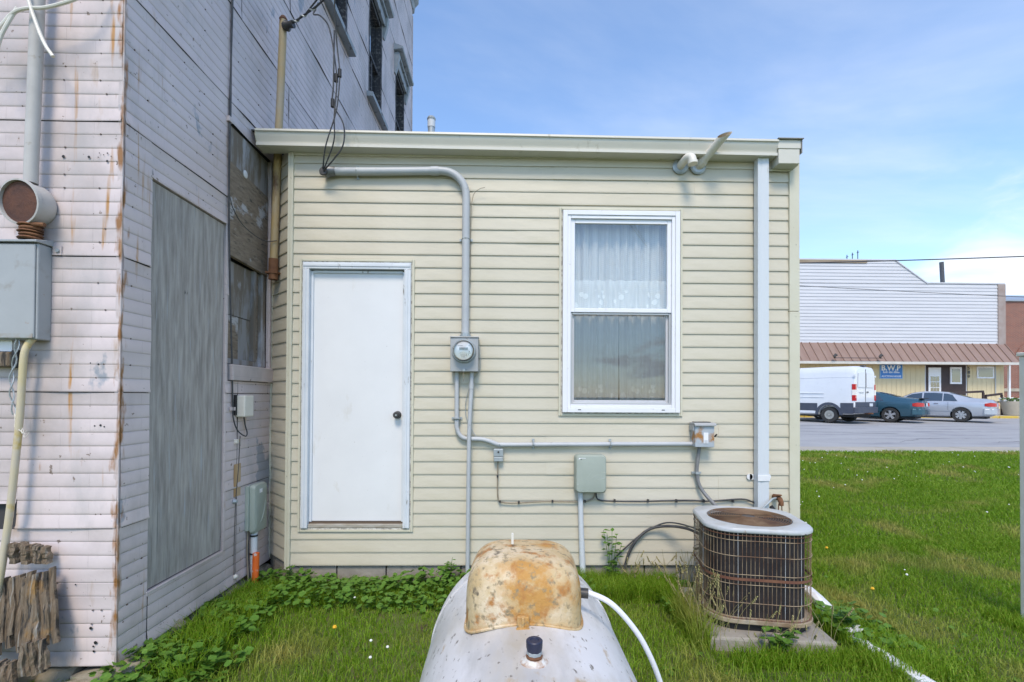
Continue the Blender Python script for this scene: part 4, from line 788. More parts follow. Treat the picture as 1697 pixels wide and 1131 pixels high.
def ztank(x): return TZ+sqrt(max(0, TR**2-(x-TX)**2))-.88
H, a_, b_ = .160, .168, .165; loops = []; n_ = 56
for j in range(25):
    t = j/24*pi/2; kr = (max(0, cos(t)))**(2/4.0); kh = (sin(t))**(2/3.6); lp = []
    for i in range(n_):
        th = 2*pi*i/n_; c_, s_ = cos(th), sin(th); e = 2/4.0
        x = a_*(abs(c_)**e)*math.copysign(1, c_)*max(kr, .002); y = b_*(abs(s_)**e)*math.copysign(1, s_)*max(kr, .002)
        z = H*kh; zb = ztank(.066+x)+.002; z = max(zb, z) if j else zb-.004
        lp.append((x, y, z))
    loops.append(lp)
obj('dome', MB().loft(loops), m_lid, lid, smooth=True, world=False, auto=50)
rim = [(p[0]*1.012, p[1]*1.012, p[2]+.004) for p in loops[0]]; rim.append(rim[0]); obj('rim', MB().tube(rim, .0045, 6), m_lid, lid, world=False, smooth=True)
hs = MB(); hs.box(-.016, .016, -.180, -.166, -.012, .030); hs.box(-.018, .018, -.192, -.180, -.014, .004); hs.box(-.004, .004, -.186, -.180, -.0, .03); obj('hasp', hs, m_lid, lid, world=False, bevel=.003)
obj('top_pin', MB().tube([(-.035, .0, .17), (-.035, 0, .202)], .004, 6), m_pvc, lid, world=False)
gp = (.076, 1.13); z0 = TZ+TR-.004
obj('gauge_base', MB().lathe([(.036, -.004), (.032, .004), (.025, .007), (.021, .013)], (gp[0], gp[1], z0), 'z', 20), mat('chipped_collar', (.62, .60, .56), (.33, .17, .08), 24, .6, lo=.45, hi=.6), TK, smooth=True)
obj('gauge_neck', MB().lathe([(.018, .011), (.020, .017), (.016, .020)], (gp[0], gp[1], z0), 'z', 12), m_rust, TK)
obj('gauge_stem', MB().lathe([(.015, .018), (.018, .021), (.018, .028), (.016, .03)], (gp[0], gp[1], z0), 'z', 8), m_galv, TK); 
obj('gauge_cap', MB().lathe([(.0165, .028), (.019, .036), (.0195, .052), (.0175, .054), (.011, .054), (.010, .052), (.0, .052)], (gp[0], gp[1], z0), 'z', 20), mat('navy_cap', (.018, .022, .05), None, rough=.45), TK, smooth=True)
HS = thing('gas_hose', 'white wrapped gas hose arching from lid side down to the grass', 'hose', (.3, 1.48, .5))
obj('hose', MB().tube(smooth_path([(.235, 1.475, .905), (.27, 1.472, .900), (.33, 1.47, .872), (.39, 1.475, .81), (.44, 1.48, .735), (.49, 1.495, .62), (.54, 1.52, .45), (.59, 1.57, .2), (.62, 1.63, .03), (.66, 1.75, .012)]), .0085, 10), m_vinylw, HS, smooth=True)
obj('grommet', MB().tube([(.228, 1.476, .902), (.262, 1.473, .900)], .015, 10), m_dark, HS, smooth=True)

# ------------------------------------------------------------ air conditioner on its pad
AR = radians(-11)
PD = tag(obj('concrete_pad', MB().loft([[(1.66+cos(AR*.6)*x-sin(AR*.6)*y, 3.21+sin(AR*.6)*x+cos(AR*.6)*y, z) for x, y in ((-.38, -.40), (.34, -.40), (.34, .37), (-.38, .37))] for z in (-.05, .078)]), m_conc, None, bevel=.015), 'square concrete pad under the rusty air conditioner', 'pad')
AC = thing('air_conditioner', 'rusty caged outdoor air conditioner with grey rounded top on concrete pad', 'air conditioner', (1.64, 3.20, .10), AR)
def rsq(h, r, n=7):
    o = []
    for cx_, cy_, a0 in ((h-r, -h+r, -pi/2), (h-r, h-r, 0), (-h+r, h-r, pi/2), (-h+r, -h+r, pi)):
        o += [(cx_+r*cos(a0+i*pi/2/n), cy_+r*sin(a0+i*pi/2/n)) for i in range(n+1)]
    return o
AC.scale = (1.05, 1.04, 1)
def ringl(h, r, z):
    r = r*1.4; return [(p[0], p[1], z) for p in rsq(h, r)]
m_actop = mat('ac_top_paint', (.46, .48, .49), (.40, .42, .43), 4, .42, spots=[((.33, .32, .29), 7, .54, .8), ((.26, .13, .055), 14, .70, .84)])
m_coil = mat('condenser_fins', (.016, .012, .014), (.03, .022, .022), 12, .7, bump=.6, bscale=30, bstretch=(1, 1, 14), spots=[((.07, .035, .02), 6, .66, .8)])
m_wire = mat('coated_guard_wire', (.36, .27, .17), (.16, .08, .04), 9, .6, lo=.44, hi=.6)
m_wirew = mat('pale_guard_wire', (.55, .57, .60), (.45, .42, .38), 9, .5)
m_rband = mat('brown_rust_band', (.13, .05, .035), (.20, .09, .05), 10, .8)
Hh = .60
obj('coil', MB().loft([ringl(.27, .10, .05), ringl(.27, .10, Hh-.02)]), m_coil, AC, world=False)
obj('base_pan', MB().loft([ringl(.30, .11, .025), ringl(.305, .11, .028), ringl(.305, .11, .052), ringl(.285, .1, .055)]), mat('tan_base_pan', (.42, .36, .27), (.25, .17, .1), 8, .6), AC, world=False, bevel=.003)
obj('gap_shade', MB().loft([ringl(.275, .10, -.022), ringl(.275, .10, .0245)]), m_black, AC, world=False)  # black block standing in for the shaded gap between base pan and pad
# guard: upright wires and rings
per = rsq(.300, .165, 12); per.append(per[0]); cum = [0]
for a, b in zip(per, per[1:]): cum.append(cum[-1]+math.dist(a, b))
def onper(s, off=0):
    s %= cum[-1]
    for i in range(len(cum)-1):
        if cum[i] <= s <= cum[i+1]:
            t = (s-cum[i])/max(1e-9, cum[i+1]-cum[i]); return (per[i][0]+(per[i+1][0]-per[i][0])*t, per[i][1]+(per[i+1][1]-per[i][1])*t)
nw = 92; g1 = MB(); g2 = MB()
for i in range(nw):
    x, y = onper(cum[-1]*i/nw); jit = random.uniform(-.0015, .0015)
    (g2 if i % 11 == 3 else g1).tube([(x+jit, y, .045), (x, y, Hh*.5), (x-jit, y, Hh-.015)], .0014, 5, cap=False)
obj('guard_wires', g1, m_wire, AC, world=False); obj('stay_wires', g2, m_wirew, AC, world=False)
for z in (.06, .155, .265, .325, .435, .53, .56):
    ps = [(p[0]*1.012, p[1]*1.012, z) for p in per]; obj('guard_ring', MB().tube(ps, .0021, 5, cap=False), m_wire if z not in (.56, .06) else m_rband, AC, world=False)
obj('rust_band', MB().loft([[(p[0]*1.015, p[1]*1.015, z) for p in per[:-1]] for z in (.288, .305)], cap=False), m_rband, AC, world=False)
lp = []; q_ = rsq(.305, .17, 12); q_.append(q_[0])
for a, b in zip(q_, q_[1:]):
    k_ = max(1, int(math.dist(a, b)/.02)); lp += [(a[0]+(b[0]-a[0])*i/k_, a[1]+(b[1]-a[1])*i/k_) for i in range(k_)]
n_ = len(lp)
ang = [math.atan2(p[1], p[0]) for p in lp]; r_in = .245
top = MB(); top.loft([[(p[0], p[1], Hh-.024) for p in lp], [(p[0]*1.012, p[1]*1.012, Hh-.02) for p in lp], [(p[0]*1.012, p[1]*1.012, Hh-.006) for p in lp], [(p[0]*.985, p[1]*.985, Hh+.004) for p in lp], [(1.03*r_in*cos(a), 1.03*r_in*sin(a), Hh+.008) for a in ang], [(r_in*cos(a), r_in*sin(a), Hh+.004) for a in ang], [(r_in*cos(a), r_in*sin(a), Hh-.04) for a in ang]], True, False)
obj('top_panel', top, m_actop, AC, world=False, smooth=True, auto=45)
fg = MB()
for i in range(15):
    rr = .045+i*.0138; fg.tube([(rr*cos(2*pi*k/40), rr*sin(2*pi*k/40), Hh+.006+.006*(1-rr/.25)) for k in range(41)], .0021, 4, cap=False)
for k in range(8): fg.tube([(.04*cos(k*pi/4), .04*sin(k*pi/4), Hh+.010), (.25*cos(k*pi/4), .25*sin(k*pi/4), Hh+.003)], .003, 4)
obj('fan_grille', fg, mat('rusty_grille', (.24, .16, .09), (.12, .06, .03), 9, .7), AC, world=False)
for k in range(3):
    bl = MB(); pr = []
    for j in range(6):
        rr = .05+.185*j/5; w_ = .5+.25*j/5; pr.append([(rr*cos(k*2*pi/3+t), rr*sin(k*2*pi/3+t), Hh-.05+.05*t) for t in (-w_, -w_/2, 0, w_/2, w_)])
    bl.loft(pr, False, False); obj('fan_blade', bl, m_rust, AC, world=False, smooth=True)
obj('fan_deck', MB().lathe([(.244, Hh-.085), (.244, Hh-.08), (0, Hh-.08)], (0, 0, 0), 'z', 32), m_rust, AC, world=False); obj('fan_motor', MB().lathe([(.062, Hh-.06), (.062, Hh+.0), (.05, Hh+.007), (0, Hh+.008)], (0, 0, 0), 'z', 20), m_galv if False else mat('dark_motor', (.06, .06, .065), (.10, .08, .07), 9, .6), AC, world=False, smooth=True)
for i in (4, 19, 34, 50): obj('screw', MB().lathe([(.005, -.004), (.005, .004)], (lp[i][0]*1.02, lp[i][1]*1.02, Hh-.02), 'x', 6), m_dark, AC, world=False)
# ------------------------------------------------------------ post and buried drain pieces
FP = thing('fence_post', 'white square vinyl post with flat cap standing alone in the lawn', 'post', (3.53, 3.13, 0)); obj('shaft', MB().box(3.475, 3.59, 3.07, 3.19, -.05, 1.785), m_pvc, FP, bevel=.006); obj('cap', MB().box(3.465, 3.60, 3.06, 3.2, 1.786, 1.812), m_pvc, FP, bevel=.006)
def drain(name, pts, lab):
    T_ = thing(name, lab, 'drain pipe', pts[0]); lo = []
    for i, p_ in enumerate(pts): 
        q = Vector(p_); lo.append([(q.x+a*.045, q.y, q.z+b) for a, b in ((-1, .0), (-.9, .045), (-.3, .055+.01*sin(i*2)), (.35, .05), (.95, .04), (1, 0))])
    obj('pipe', MB().loft(lo, True, True), m_vinylw, T_, bevel=.004)
    return T_
drain('drain_pipe', [(2.30, 3.62, .03), (2.27, 3.45, .03), (2.245, 3.30, .02)], 'crushed white drain pipe end sticking out behind the air conditioner')
D2 = drain('drain_pipe', [(2.155, 2.93, .0), (2.17, 2.75, .005), (2.19, 2.55, .0), (2.22, 2.2, .0)], 'torn white drain pipe half buried in grass in front of the pad')
random.seed(4)
for i in range(5): 
    q = Vector((2.15+random.uniform(-.04, .05), 2.93+random.uniform(-.02, .06), .05)); obj('torn_flap', MB().add([q, q+Vector((.05, .02, .03)), q+Vector((.03, .07, .01)), q+Vector((.0, .0, .006))], [(0, 1, 2), (0, 2, 3), (0, 3, 1), (1, 3, 2)]), m_vinylw, D2)
# ------------------------------------------------------------ auction house across the street
m_wsid = mat('white_lap_siding', (.60, .60, .62), (.55, .55, .57), 1.2, .5, stretch=(.3, 1, 3), spots=[((.45, .44, .45), 5, .72, .82, (.25, 1, 6))])
m_brown = mat('brown_metal_roof', (.24, .155, .12), (.28, .19, .15), .8, .5, stretch=(3, 1, .6))
m_tan = mat('tan_panel_paint', (.66, .55, .34), (.60, .50, .31), 2, .7, stretch=(3, 1, .4))
m_dbrown = mat('dark_brown_paint', (.035, .02, .02), (.05, .03, .028), 3, .6)
AH = thing('auction_house', 'white sided false front auction house with brown metal awning across the street', 'building', (24, 30, .55))
obj('wall', MB().box(13, 31.72, 30.02, 40, .4, 8.6), m_wsid, AH)
def xr(z):
    if z <= 8.76: return 31.3
    return 26.78-(z-8.76)/(10.2-8.76)*(26.78-24.73) if z < 10.2 else 24.73
lw = MB(); z = 4.93; hh = .211
while z < 10.15:
    z2 = min(z+hh, 10.2); z2 = 8.76 if z < 8.75 < z2 else z2
    a, b = (31.3, 31.3) if z2 <= 8.765 else (xr(max(z, 8.7601)), xr(z2))
    lw.add([(13, 29.955, z), (a, 29.955, z), (b, 29.985, z2), (13, 29.985, z2), (13, 30.03, z), (a, 30.03, z), (b, 30.03, z2), (13, 30.03, z2)], [(0, 1, 2, 3), (4, 5, 1, 0), (1, 5, 6, 2), (3, 2, 6, 7), (4, 0, 3, 7), (5, 4, 7, 6)]); z = z2
o = obj('lap_siding', lw, m_wsid, AH); o['kind'] = 'stuff'
ut = MB(); ut.box(13, 24.75, 29.93, 30.1, 10.2, 10.27); ut.obox((25.755, 30.0, 9.50), (2.55, .17, .07), Matrix.Rotation(math.atan2(1.44, 2.05), 3, 'Y')); ut.box(26.78, 31.75, 29.93, 30.1, 8.765, 8.84); obj('cap_flashing', ut, m_wsid, AH)
obj('bare_board', MB().box(18.6, 22.9, 29.93, 29.953, 10.0, 10.199), mat('bare_wood', (.25, .19, .13), (.32, .26, .19), 3, .8, stretch=(.4, 1, 2)), AH)
obj('end_trim', MB().box(31.302, 31.78, 29.92, 30.1, 4.7, 8.76), mat('brown_grey_trim', (.30, .23, .2), (.36, .3, .27), 2, .6), AH)
x = 14.0
while x < 31.7:
    x2 = min(x+.52, 31.72); rp = MB()
    rp.add([(x, 29.0, 3.74), (x2, 29.0, 3.74), (x2, 29.95, 4.97), (x, 29.95, 4.97), (x, 29.03, 3.72), (x2, 29.03, 3.72), (x2, 29.99, 4.95), (x, 29.99, 4.95)], [(0, 1, 2, 3), (4, 7, 6, 5), (0, 4, 5, 1), (1, 5, 6, 2), (2, 6, 7, 3), (3, 7, 4, 0)])
    rp.add([(x, 28.96, 3.75), (x+.045, 28.96, 3.75), (x+.045, 29.91, 5.0), (x, 29.91, 5.0), (x, 29.0, 3.73), (x+.045, 29.0, 3.73), (x+.045, 29.95, 4.975), (x, 29.95, 4.975)], [(0, 1, 2, 3), (0, 4, 5, 1), (1, 5, 6, 2), (3, 7, 4, 0)])
    obj('roof_panel', rp, m_brown, AH); x += .52
obj('eave_fascia', MB().box(14, 31.74, 28.97, 29.06, 3.58, 3.735), mat('eave_white', (.62, .60, .55), (.52, .5, .45), 2, .6), AH); obj('soffit', MB().box(14, 31.72, 29.061, 30.0, 3.62, 3.66), m_tan, AH)
x = 14.1
while x < 31.6:
    w_ = .305; x2 = min(x+w_, 31.7)
    if not (26.70 < (x+x2)/2 < 29.24): obj('wall_panel', MB().box(x+.006, x2-.006, 29.97, 30.018, .55, 3.62), m_tan, AH)
    x = x2
obj('entry_recess', MB().box(26.72, 29.26, 29.99, 30.019, .55, 3.62), m_dbrown, AH)
dr = obj('door', MB().box(26.83, 27.62, 29.945, 29.989, .62, 3.45), m_vinylw, AH)
for i in range(3):
    for j in range(3): obj('pane', MB().box(26.95+i*.19, 27.12+i*.19, 29.938, 29.9445, 1.85+j*.36, 2.17+j*.36), m_winglass, dr)
fw_ = obj('window', MB().box(28.22, 28.95, 29.94, 29.989, 2.42, 3.48), m_vinylw, AH); obj('pane', MB().box(28.32, 28.85, 29.93, 29.9395, 2.53, 3.37), m_winglass, fw_)
fw_ = obj('window', MB().box(29.93, 31.03, 29.93, 29.969, 2.78, 3.53), m_vinylw, AH); obj('pane', MB().box(30.02, 30.94, 29.92, 29.9295, 2.87, 3.44), m_winglass, fw_)
obj('downspout', MB().box(31.74, 31.84, 29.7, 29.8, .55, 3.6), m_vinylw, AH); obj('meter_pipe', MB().tube([(31.1, 29.93, 3.6), (31.1, 29.93, 1.7)], .03, 6), m_grey, AH)
def text(s, x, y, z, h, m, par, width=None, name='lettering', bold=0.0):
    c = bpy.data.curves.new('t', 'FONT'); c.body = s; c.size = h; c.extrude = .004; c.offset = bold; c.resolution_u = 2
    t = bpy.data.objects.new('t', c); COL.objects.link(t); bpy.context.view_layer.update()
    me = bpy.data.meshes.new_from_object(t.evaluated_get(bpy.context.evaluated_depsgraph_get())); bpy.data.objects.remove(t)
    co = np.array([v.co for v in me.vertices]); w_ = co[:, 0].max()-co[:, 0].min(); k = (width/w_) if width else 1
    off = root_off(par)
    for v in me.vertices: v.co = Vector(((v.co.x-co[:, 0].min())*k+x-off.x, y-v.co.z-off.y, v.co.y+z-off.z))
    me.materials.clear(); o = bpy.data.objects.new(name, me); COL.objects.link(o); me.materials.append(m); o.parent = par; return o
SG = thing('auction_sign', 'blue sign with white serif letters on the tan wall of the white false front', 'sign', (24.4, 29.95, 2.77))
m_blue = mat('sign_blue', (.02, .16, .48), (.03, .2, .55), 3, .4); m_let = mat('sign_white', (.85, .87, .9), None, rough=.5)
obj('board', MB().box(23.72, 25.12, 29.93, 29.965, 2.76, 3.66), m_blue, SG); fr_ = MB()
for a in cut(23.69, 25.15, 2.73, 3.69, [(23.72, 25.12, 2.76, 3.66)]): fr_.box(a[0], a[1], 29.925, 29.966, a[2], a[3])
obj('border', fr_, mat('sign_edge', (.35, .5, .65), None, rough=.5), SG)
text('B.W.P', 23.80, 29.925, 3.25, .46, m_let, SG, 1.22, bold=.012)
lm = MB(); random.seed(2)
for x0_, x1_ in ((23.9, 24.18), (24.26, 24.50), (24.58, 24.92)):
    x = x0_
    while x < x1_: lm.box(x, x+.022, 29.922, 29.929, 3.08, 3.08+random.uniform(.07, .14)); x += .042
obj('worn_script', lm, m_let, SG); text('AUCTION HOUSE', 23.80, 29.925, 2.83, .15, m_let, SG, 1.25, bold=.003)
for i, ch in enumerate('510'): text(ch, 29.34, 29.955, 3.33-i*.25, .27, m_dark, AH, .15, 'house_number', .008)
AL = thing('awning_lamp_bar', 'dark lamp bar with two spotlights on the brown metal awning', 'lamp', (19, 28.9, 3.9))
obj('bar', MB().tube([(20.0, 28.85, 3.93), (23.0, 28.85, 3.93)], .02, 6), m_dark, AL)
for x in (20.1, 22.9): obj('spotlight', MB().tube([(x, 28.85, 3.92), (x-.1, 28.8, 4.02), (x+.02, 28.78, 4.12)], [.04, .08, .1], 8), m_dark, AL)
for nm, px, z0, z1, lab in (('antenna', 22.3, 10.25, 10.8, 'thin antenna mast between two others on the false front parapet'), ('antenna', 22.65, 10.25, 10.95, 'tallest thin antenna mast on the false front parapet'), ('antenna', 21.95, 10.25, 10.65, 'shortest thin antenna mast on the false front parapet')):
    T_ = thing(nm, lab, 'antenna', (px, 30.4, z0), 0, 'antennas on the false front'); obj('mast', MB().tube([(px, 30.4, z0-.3), (px, 30.4, z1)], .025, 5), m_dark, T_); obj('crossbar', MB().tube([(px-.06, 30.4, z1-.15), (px+.08, 30.4, z1-.1)], .02, 5), m_dark, T_)
T_ = thing('roof_stack', 'dark metal chimney stack behind the low parapet of the false front', 'chimney', (30.4, 33, 8.6)); obj('pipe', MB().tube([(30.62, 33, 8.6), (30.5, 33, 11.0)], .13, 10), m_grey if False else mat('dark_stack', (.07, .075, .085), None, rough=.6), T_); obj('collar', MB().lathe([(.2, 8.61), (.2, 8.75)], (30.62, 33, 0), 'z', 10), m_dark, T_)
# ramp railings and planter
def rail(pts, lab):
    T_ = thing('wooden_railing', lab, 'railing', (pts[0][0], 27.7, .55))
    obj('top_rail', MB().loft([[(x, 27.64, z-.07), (x, 27.76, z-.07), (x, 27.76, z+.05), (x, 27.64, z+.05)] for x, z in pts]), m_dbrown, T_)
    xs_ = np.linspace(pts[0][0], pts[-1][0], max(2, int((pts[-1][0]-pts[0][0])/1.4)+1))
    for x in xs_:
        z = np.interp(x, [p[0] for p in pts], [p[1] for p in pts]); obj('post', MB().box(x-.05, x+.05, 27.66, 27.74, .5, z-.071), m_dbrown, T_)
    obj('mid_rail', MB().loft([[(x, 27.67, z-.5), (x, 27.73, z-.5), (x, 27.73, z-.42), (x, 27.67, z-.42)] for x, z in pts]), m_dbrown, T_)
rail([(22.6, 1.45), (25, 1.78), (28.05, 1.93)], 'long dark brown ramp railing in front of the auction house door'); rail([(28.2, 1.68), (29.15, 1.80)], 'short dark brown railing beside the flower planter')
PL = thing('flower_planter', 'round concrete planter of white flowers on the pavement by the railing', 'planter', (29.1, 27.1, .55))
obj('pot', MB().lathe([(.30, .551), (.34, .57), (.44, 1.05), (.50, 1.30), (.50, 1.36), (.44, 1.36), (.42, 1.30), (0, 1.30)], (29.1, 27.1, 0), 'z', 20), m_walk, PL, smooth=True)
fl = MB(); lf = MB(); random.seed(8)
for i in range(90):
    a, r_ = random.uniform(0, 2*pi), .5*sqrt(random.random()); x, y, z = 29.1+r_*cos(a), 27.1+r_*sin(a), 1.34+random.uniform(0, .2)
    (fl if i % 2 else lf).obox((x, y, z), (.08, .08, .05), Matrix.Rotation(random.uniform(0, 3), 3, 'X'))
m_flower = mat('white_petals', (.8, .8, .78), None, rough=.7); m_leaf = mat('weed_leaf', (.060, .135, .022), (.095, .175, .035), 6, .55, spots=[((.14, .20, .05), 9, .62, .8)])
obj('flowers', fl, m_flower, PL); obj('leaves', lf, m_leaf, PL)
# brick building behind
m_brick = mat('red_brick', (.25, .085, .055), (.20, .07, .05), 2, .85)
t_ = m_brick.node_tree; bk = t_.nodes.new('ShaderNodeTexBrick'); bk.inputs['Scale'].default_value = 1; bk.inputs['Brick Width'].default_value = .22; bk.inputs['Row Height'].default_value = .075; bk.inputs['Mortar Size'].default_value = .01
bk.inputs['Color1'].default_value = (.27, .09, .055, 1); bk.inputs['Color2'].default_value = (.19, .065, .045, 1); bk.inputs['Mortar'].default_value = (.30, .24, .2, 1)
tcn = t_.nodes.new('ShaderNodeTexCoord'); sx = t_.nodes.new('ShaderNodeSeparateXYZ'); cx_ = t_.nodes.new('ShaderNodeCombineXYZ'); t_.links.new(tcn.outputs['Object'], sx.inputs[0]); t_.links.new(sx.outputs[0], cx_.inputs[0]); t_.links.new(sx.outputs[2], cx_.inputs[1]); t_.links.new(cx_.outputs[0], bk.inputs[0]); t_.links.new(bk.outputs[0], t_.nodes['Principled BSDF'].inputs['Base Color'])
BK = thing('brick_building', 'red brick building with arched red window beside the white false front', 'building', (38, 32, .5)); wb = MB()
for a in cut(32.4, 52, .4, 8.1, [(34.9, 37.3, 1.2, 4.4)]): wb.box(a[0], a[1], 32, 44, a[2], a[3])
obj('wall', wb, m_brick, BK); ar = [(34.9, 1.2), (37.3, 1.2), (37.3, 4.2)]+[(36.1+1.2*cos(i*pi/12), 4.2+.95*sin(i*pi/12)) for i in range(1, 12)]+[(34.9, 4.2)]
obj('arched_infill', MB().prism(ar, 31.96, 32.2, 'y'), mat('red_paint', (.28, .03, .03), (.22, .025, .025), 3, .6), BK)
arch = MB(); lo = []
for i in range(17):
    a = pi*i/16; lo.append([(36.1+k*cos(a), y_, 4.2+(k-.25)*sin(a)) for k, y_ in ((1.2, 31.93), (1.5, 31.93), (1.5, 32.1), (1.2, 32.1))])
arch.loft(lo); obj('brick_arch', arch, m_brick, BK); obj('stone_sill', MB().box(34.7, 37.5, 31.9, 32.1, 1.05, 1.2), m_walk, BK); obj('stone_band', MB().box(32.4, 52, 31.94, 31.999, 2.0, 2.2), m_walk, BK)
obj('roof', MB().prism([(31.9, 8.1), (31.9, 8.2), (37, 9.6), (37, 8.1)], 32.4, 52, 'x'), mat('steel_roof', (.30, .33, .37), (.36, .38, .41), 2, .4, .4), BK)
# overhead lines
for nm, a, b, sag, rr in (('power_line', (-2, 24, 7.9), (46, 24, 9.9), .35, .03), ('power_line', (2, 20, 6.8), (40, 20, 5.5), .3, .012)):
    o = obj(nm, MB().tube([(a[0]+(b[0]-a[0])*t, a[1], a[2]+(b[2]-a[2])*t-sag*4*t*(1-t)) for t in [i/24 for i in range(25)]], rr, 5), m_cable); tag(o, 'thick black power line crossing above the white false front' if rr > .02 else 'thin black wire crossing in front of the white lap siding', 'power line')

# ------------------------------------------------------------ vehicles
m_tyre = mat('tyre', (.025, .025, .027), (.04, .038, .036), 12, .8); m_alloy = mat('alloy_rim', (.62, .63, .65), None, rough=.3, metal=.8); m_under = mat('underbody', (.012, .012, .013), None, rough=.8)
m_red = mat('tail_lamp_red', (.45, .015, .02), None, rough=.15); m_clear = mat('clear_lamp', (.75, .72, .68), None, rough=.15); m_plate = mat('number_plate', (.65, .68, .72), None, rough=.4); m_chrome = mat('bright_trim', (.7, .7, .72), None, rough=.2, metal=.9)
def paint(name, c, metal=.35, rough=.32): 
    m = mat(name, c, tuple(k*.94 for k in c), 1.5, rough, metal, spots=[(tuple(k*.8+.03 for k in c), 4, .62, .9)]); m.node_tree.nodes['Principled BSDF'].inputs['Coat Weight'].default_value = .5; return m
def interp_st(st, n):
    xs_ = [s[0] for s in st]; o = []
    X_ = np.concatenate([np.linspace(a, b, n, endpoint=False) for a, b in zip(xs_, xs_[1:])]+[[xs_[-1]]])
    for x in X_: o.append([x]+[float(np.interp(x, xs_, [s[k] for s in st])) for k in range(1, len(st[0]))])
    return o
def hull(name, st, sect, mt, par, wheels, wr, halfw):
    mb = MB(); loops = []
    for s in st:
        h = sect(s); loops.append([(s[0], y, z) for y, z in h]+[(s[0], -y, z) for y, z in h[::-1]])
    mb.loft(loops); o = obj(name, mb, mt, par, world=False)
    cut_ = MB()
    for (x, z) in wheels:
        for s_ in (-1, 1): cut_.lathe([(wr, -.17), (wr, .35)] if s_ > 0 else [(wr, -.35), (wr, .17)], (x, s_*(halfw-.06), z), 'y', 28)
    c = obj('cutter', cut_, m_under, par, world=False)
    md = o.modifiers.new('b', 'BOOLEAN'); md.object = c; md.operation = 'DIFFERENCE'; md.solver = 'EXACT'
    bpy.context.view_layer.update(); me = bpy.data.meshes.new_from_object(o.evaluated_get(bpy.context.evaluated_depsgraph_get()))
    o.modifiers.clear(); old = o.data; o.data = me; bpy.data.meshes.remove(old); bpy.data.objects.remove(c)
    me.materials.clear(); me.materials.append(mt)
    me.polygons.foreach_set('use_smooth', [True]*len(me.polygons)); me.set_sharp_from_angle(angle=radians(28)); return o
def wheel(par, x, side, yw, r, rim, spokes=5, mrim=None):
    y = side*yw; T_ = obj('wheel', MB().lathe([(rim, -.10), (r*.93, -.105), (r, -.07), (r, .07), (r*.93, .105), (rim, .10), (rim, -.10)], (x, y, r), 'y', 28, cap=False), m_tyre, par, smooth=True, world=False)
    rm = MB(); yo = y+side*.085
    rm.lathe([(rim, -.02), (rim*.9, .0), (rim*.86, -.02), (rim, -.02)], (x, yo, r), 'y', 24, cap=False)
    for k in range(spokes):
        a = 2*pi*k/spokes+.3; c_ = Vector((cos(a), 0, sin(a))); p_ = Vector((-sin(a), 0, cos(a))); o_ = Vector((x, yo, r)); w0, w1 = rim*.16, rim*.24
        rm.add([o_+c_*rim*.1+p_*w0, o_+c_*rim*.1-p_*w0, o_+c_*rim*.9-p_*w1, o_+c_*rim*.9+p_*w1]+[q+Vector((0, -side*.03, 0)) for q in (o_+c_*rim*.1+p_*w0, o_+c_*rim*.1-p_*w0, o_+c_*rim*.9-p_*w1, o_+c_*rim*.9+p_*w1)], [(0, 1, 2, 3), (7, 6, 5, 4), (0, 4, 5, 1), (1, 5, 6, 2), (2, 6, 7, 3), (3, 7, 4, 0)])
    rm.lathe([(.0, side*.012), (rim*.22, side*.01), (rim*.25, -side*.02)], (x, yo, r), 'y', 14)
    obj('rim', rm, mrim or m_alloy, T_, world=False); obj('hub_back', MB().lathe([(rim*.98, 0), (0, 0.001)], (x, y+side*.03, r), 'y', 20), m_under, T_, world=False)
def car_sect(s):
    x, zb, w, zt, wr, zr = s
    return [(0, zb), (.80*w, zb), (.95*w, zb+.07), (.985*w, zb+.2), (w, min(.62, zt-.16)), (.99*w, zt-.10), (.955*w, zt-.02), (.92*w, zt), (wr+.03, zr-.06), (wr*.92, zr-.018), (wr*.6, zr), (0, zr+.008)]
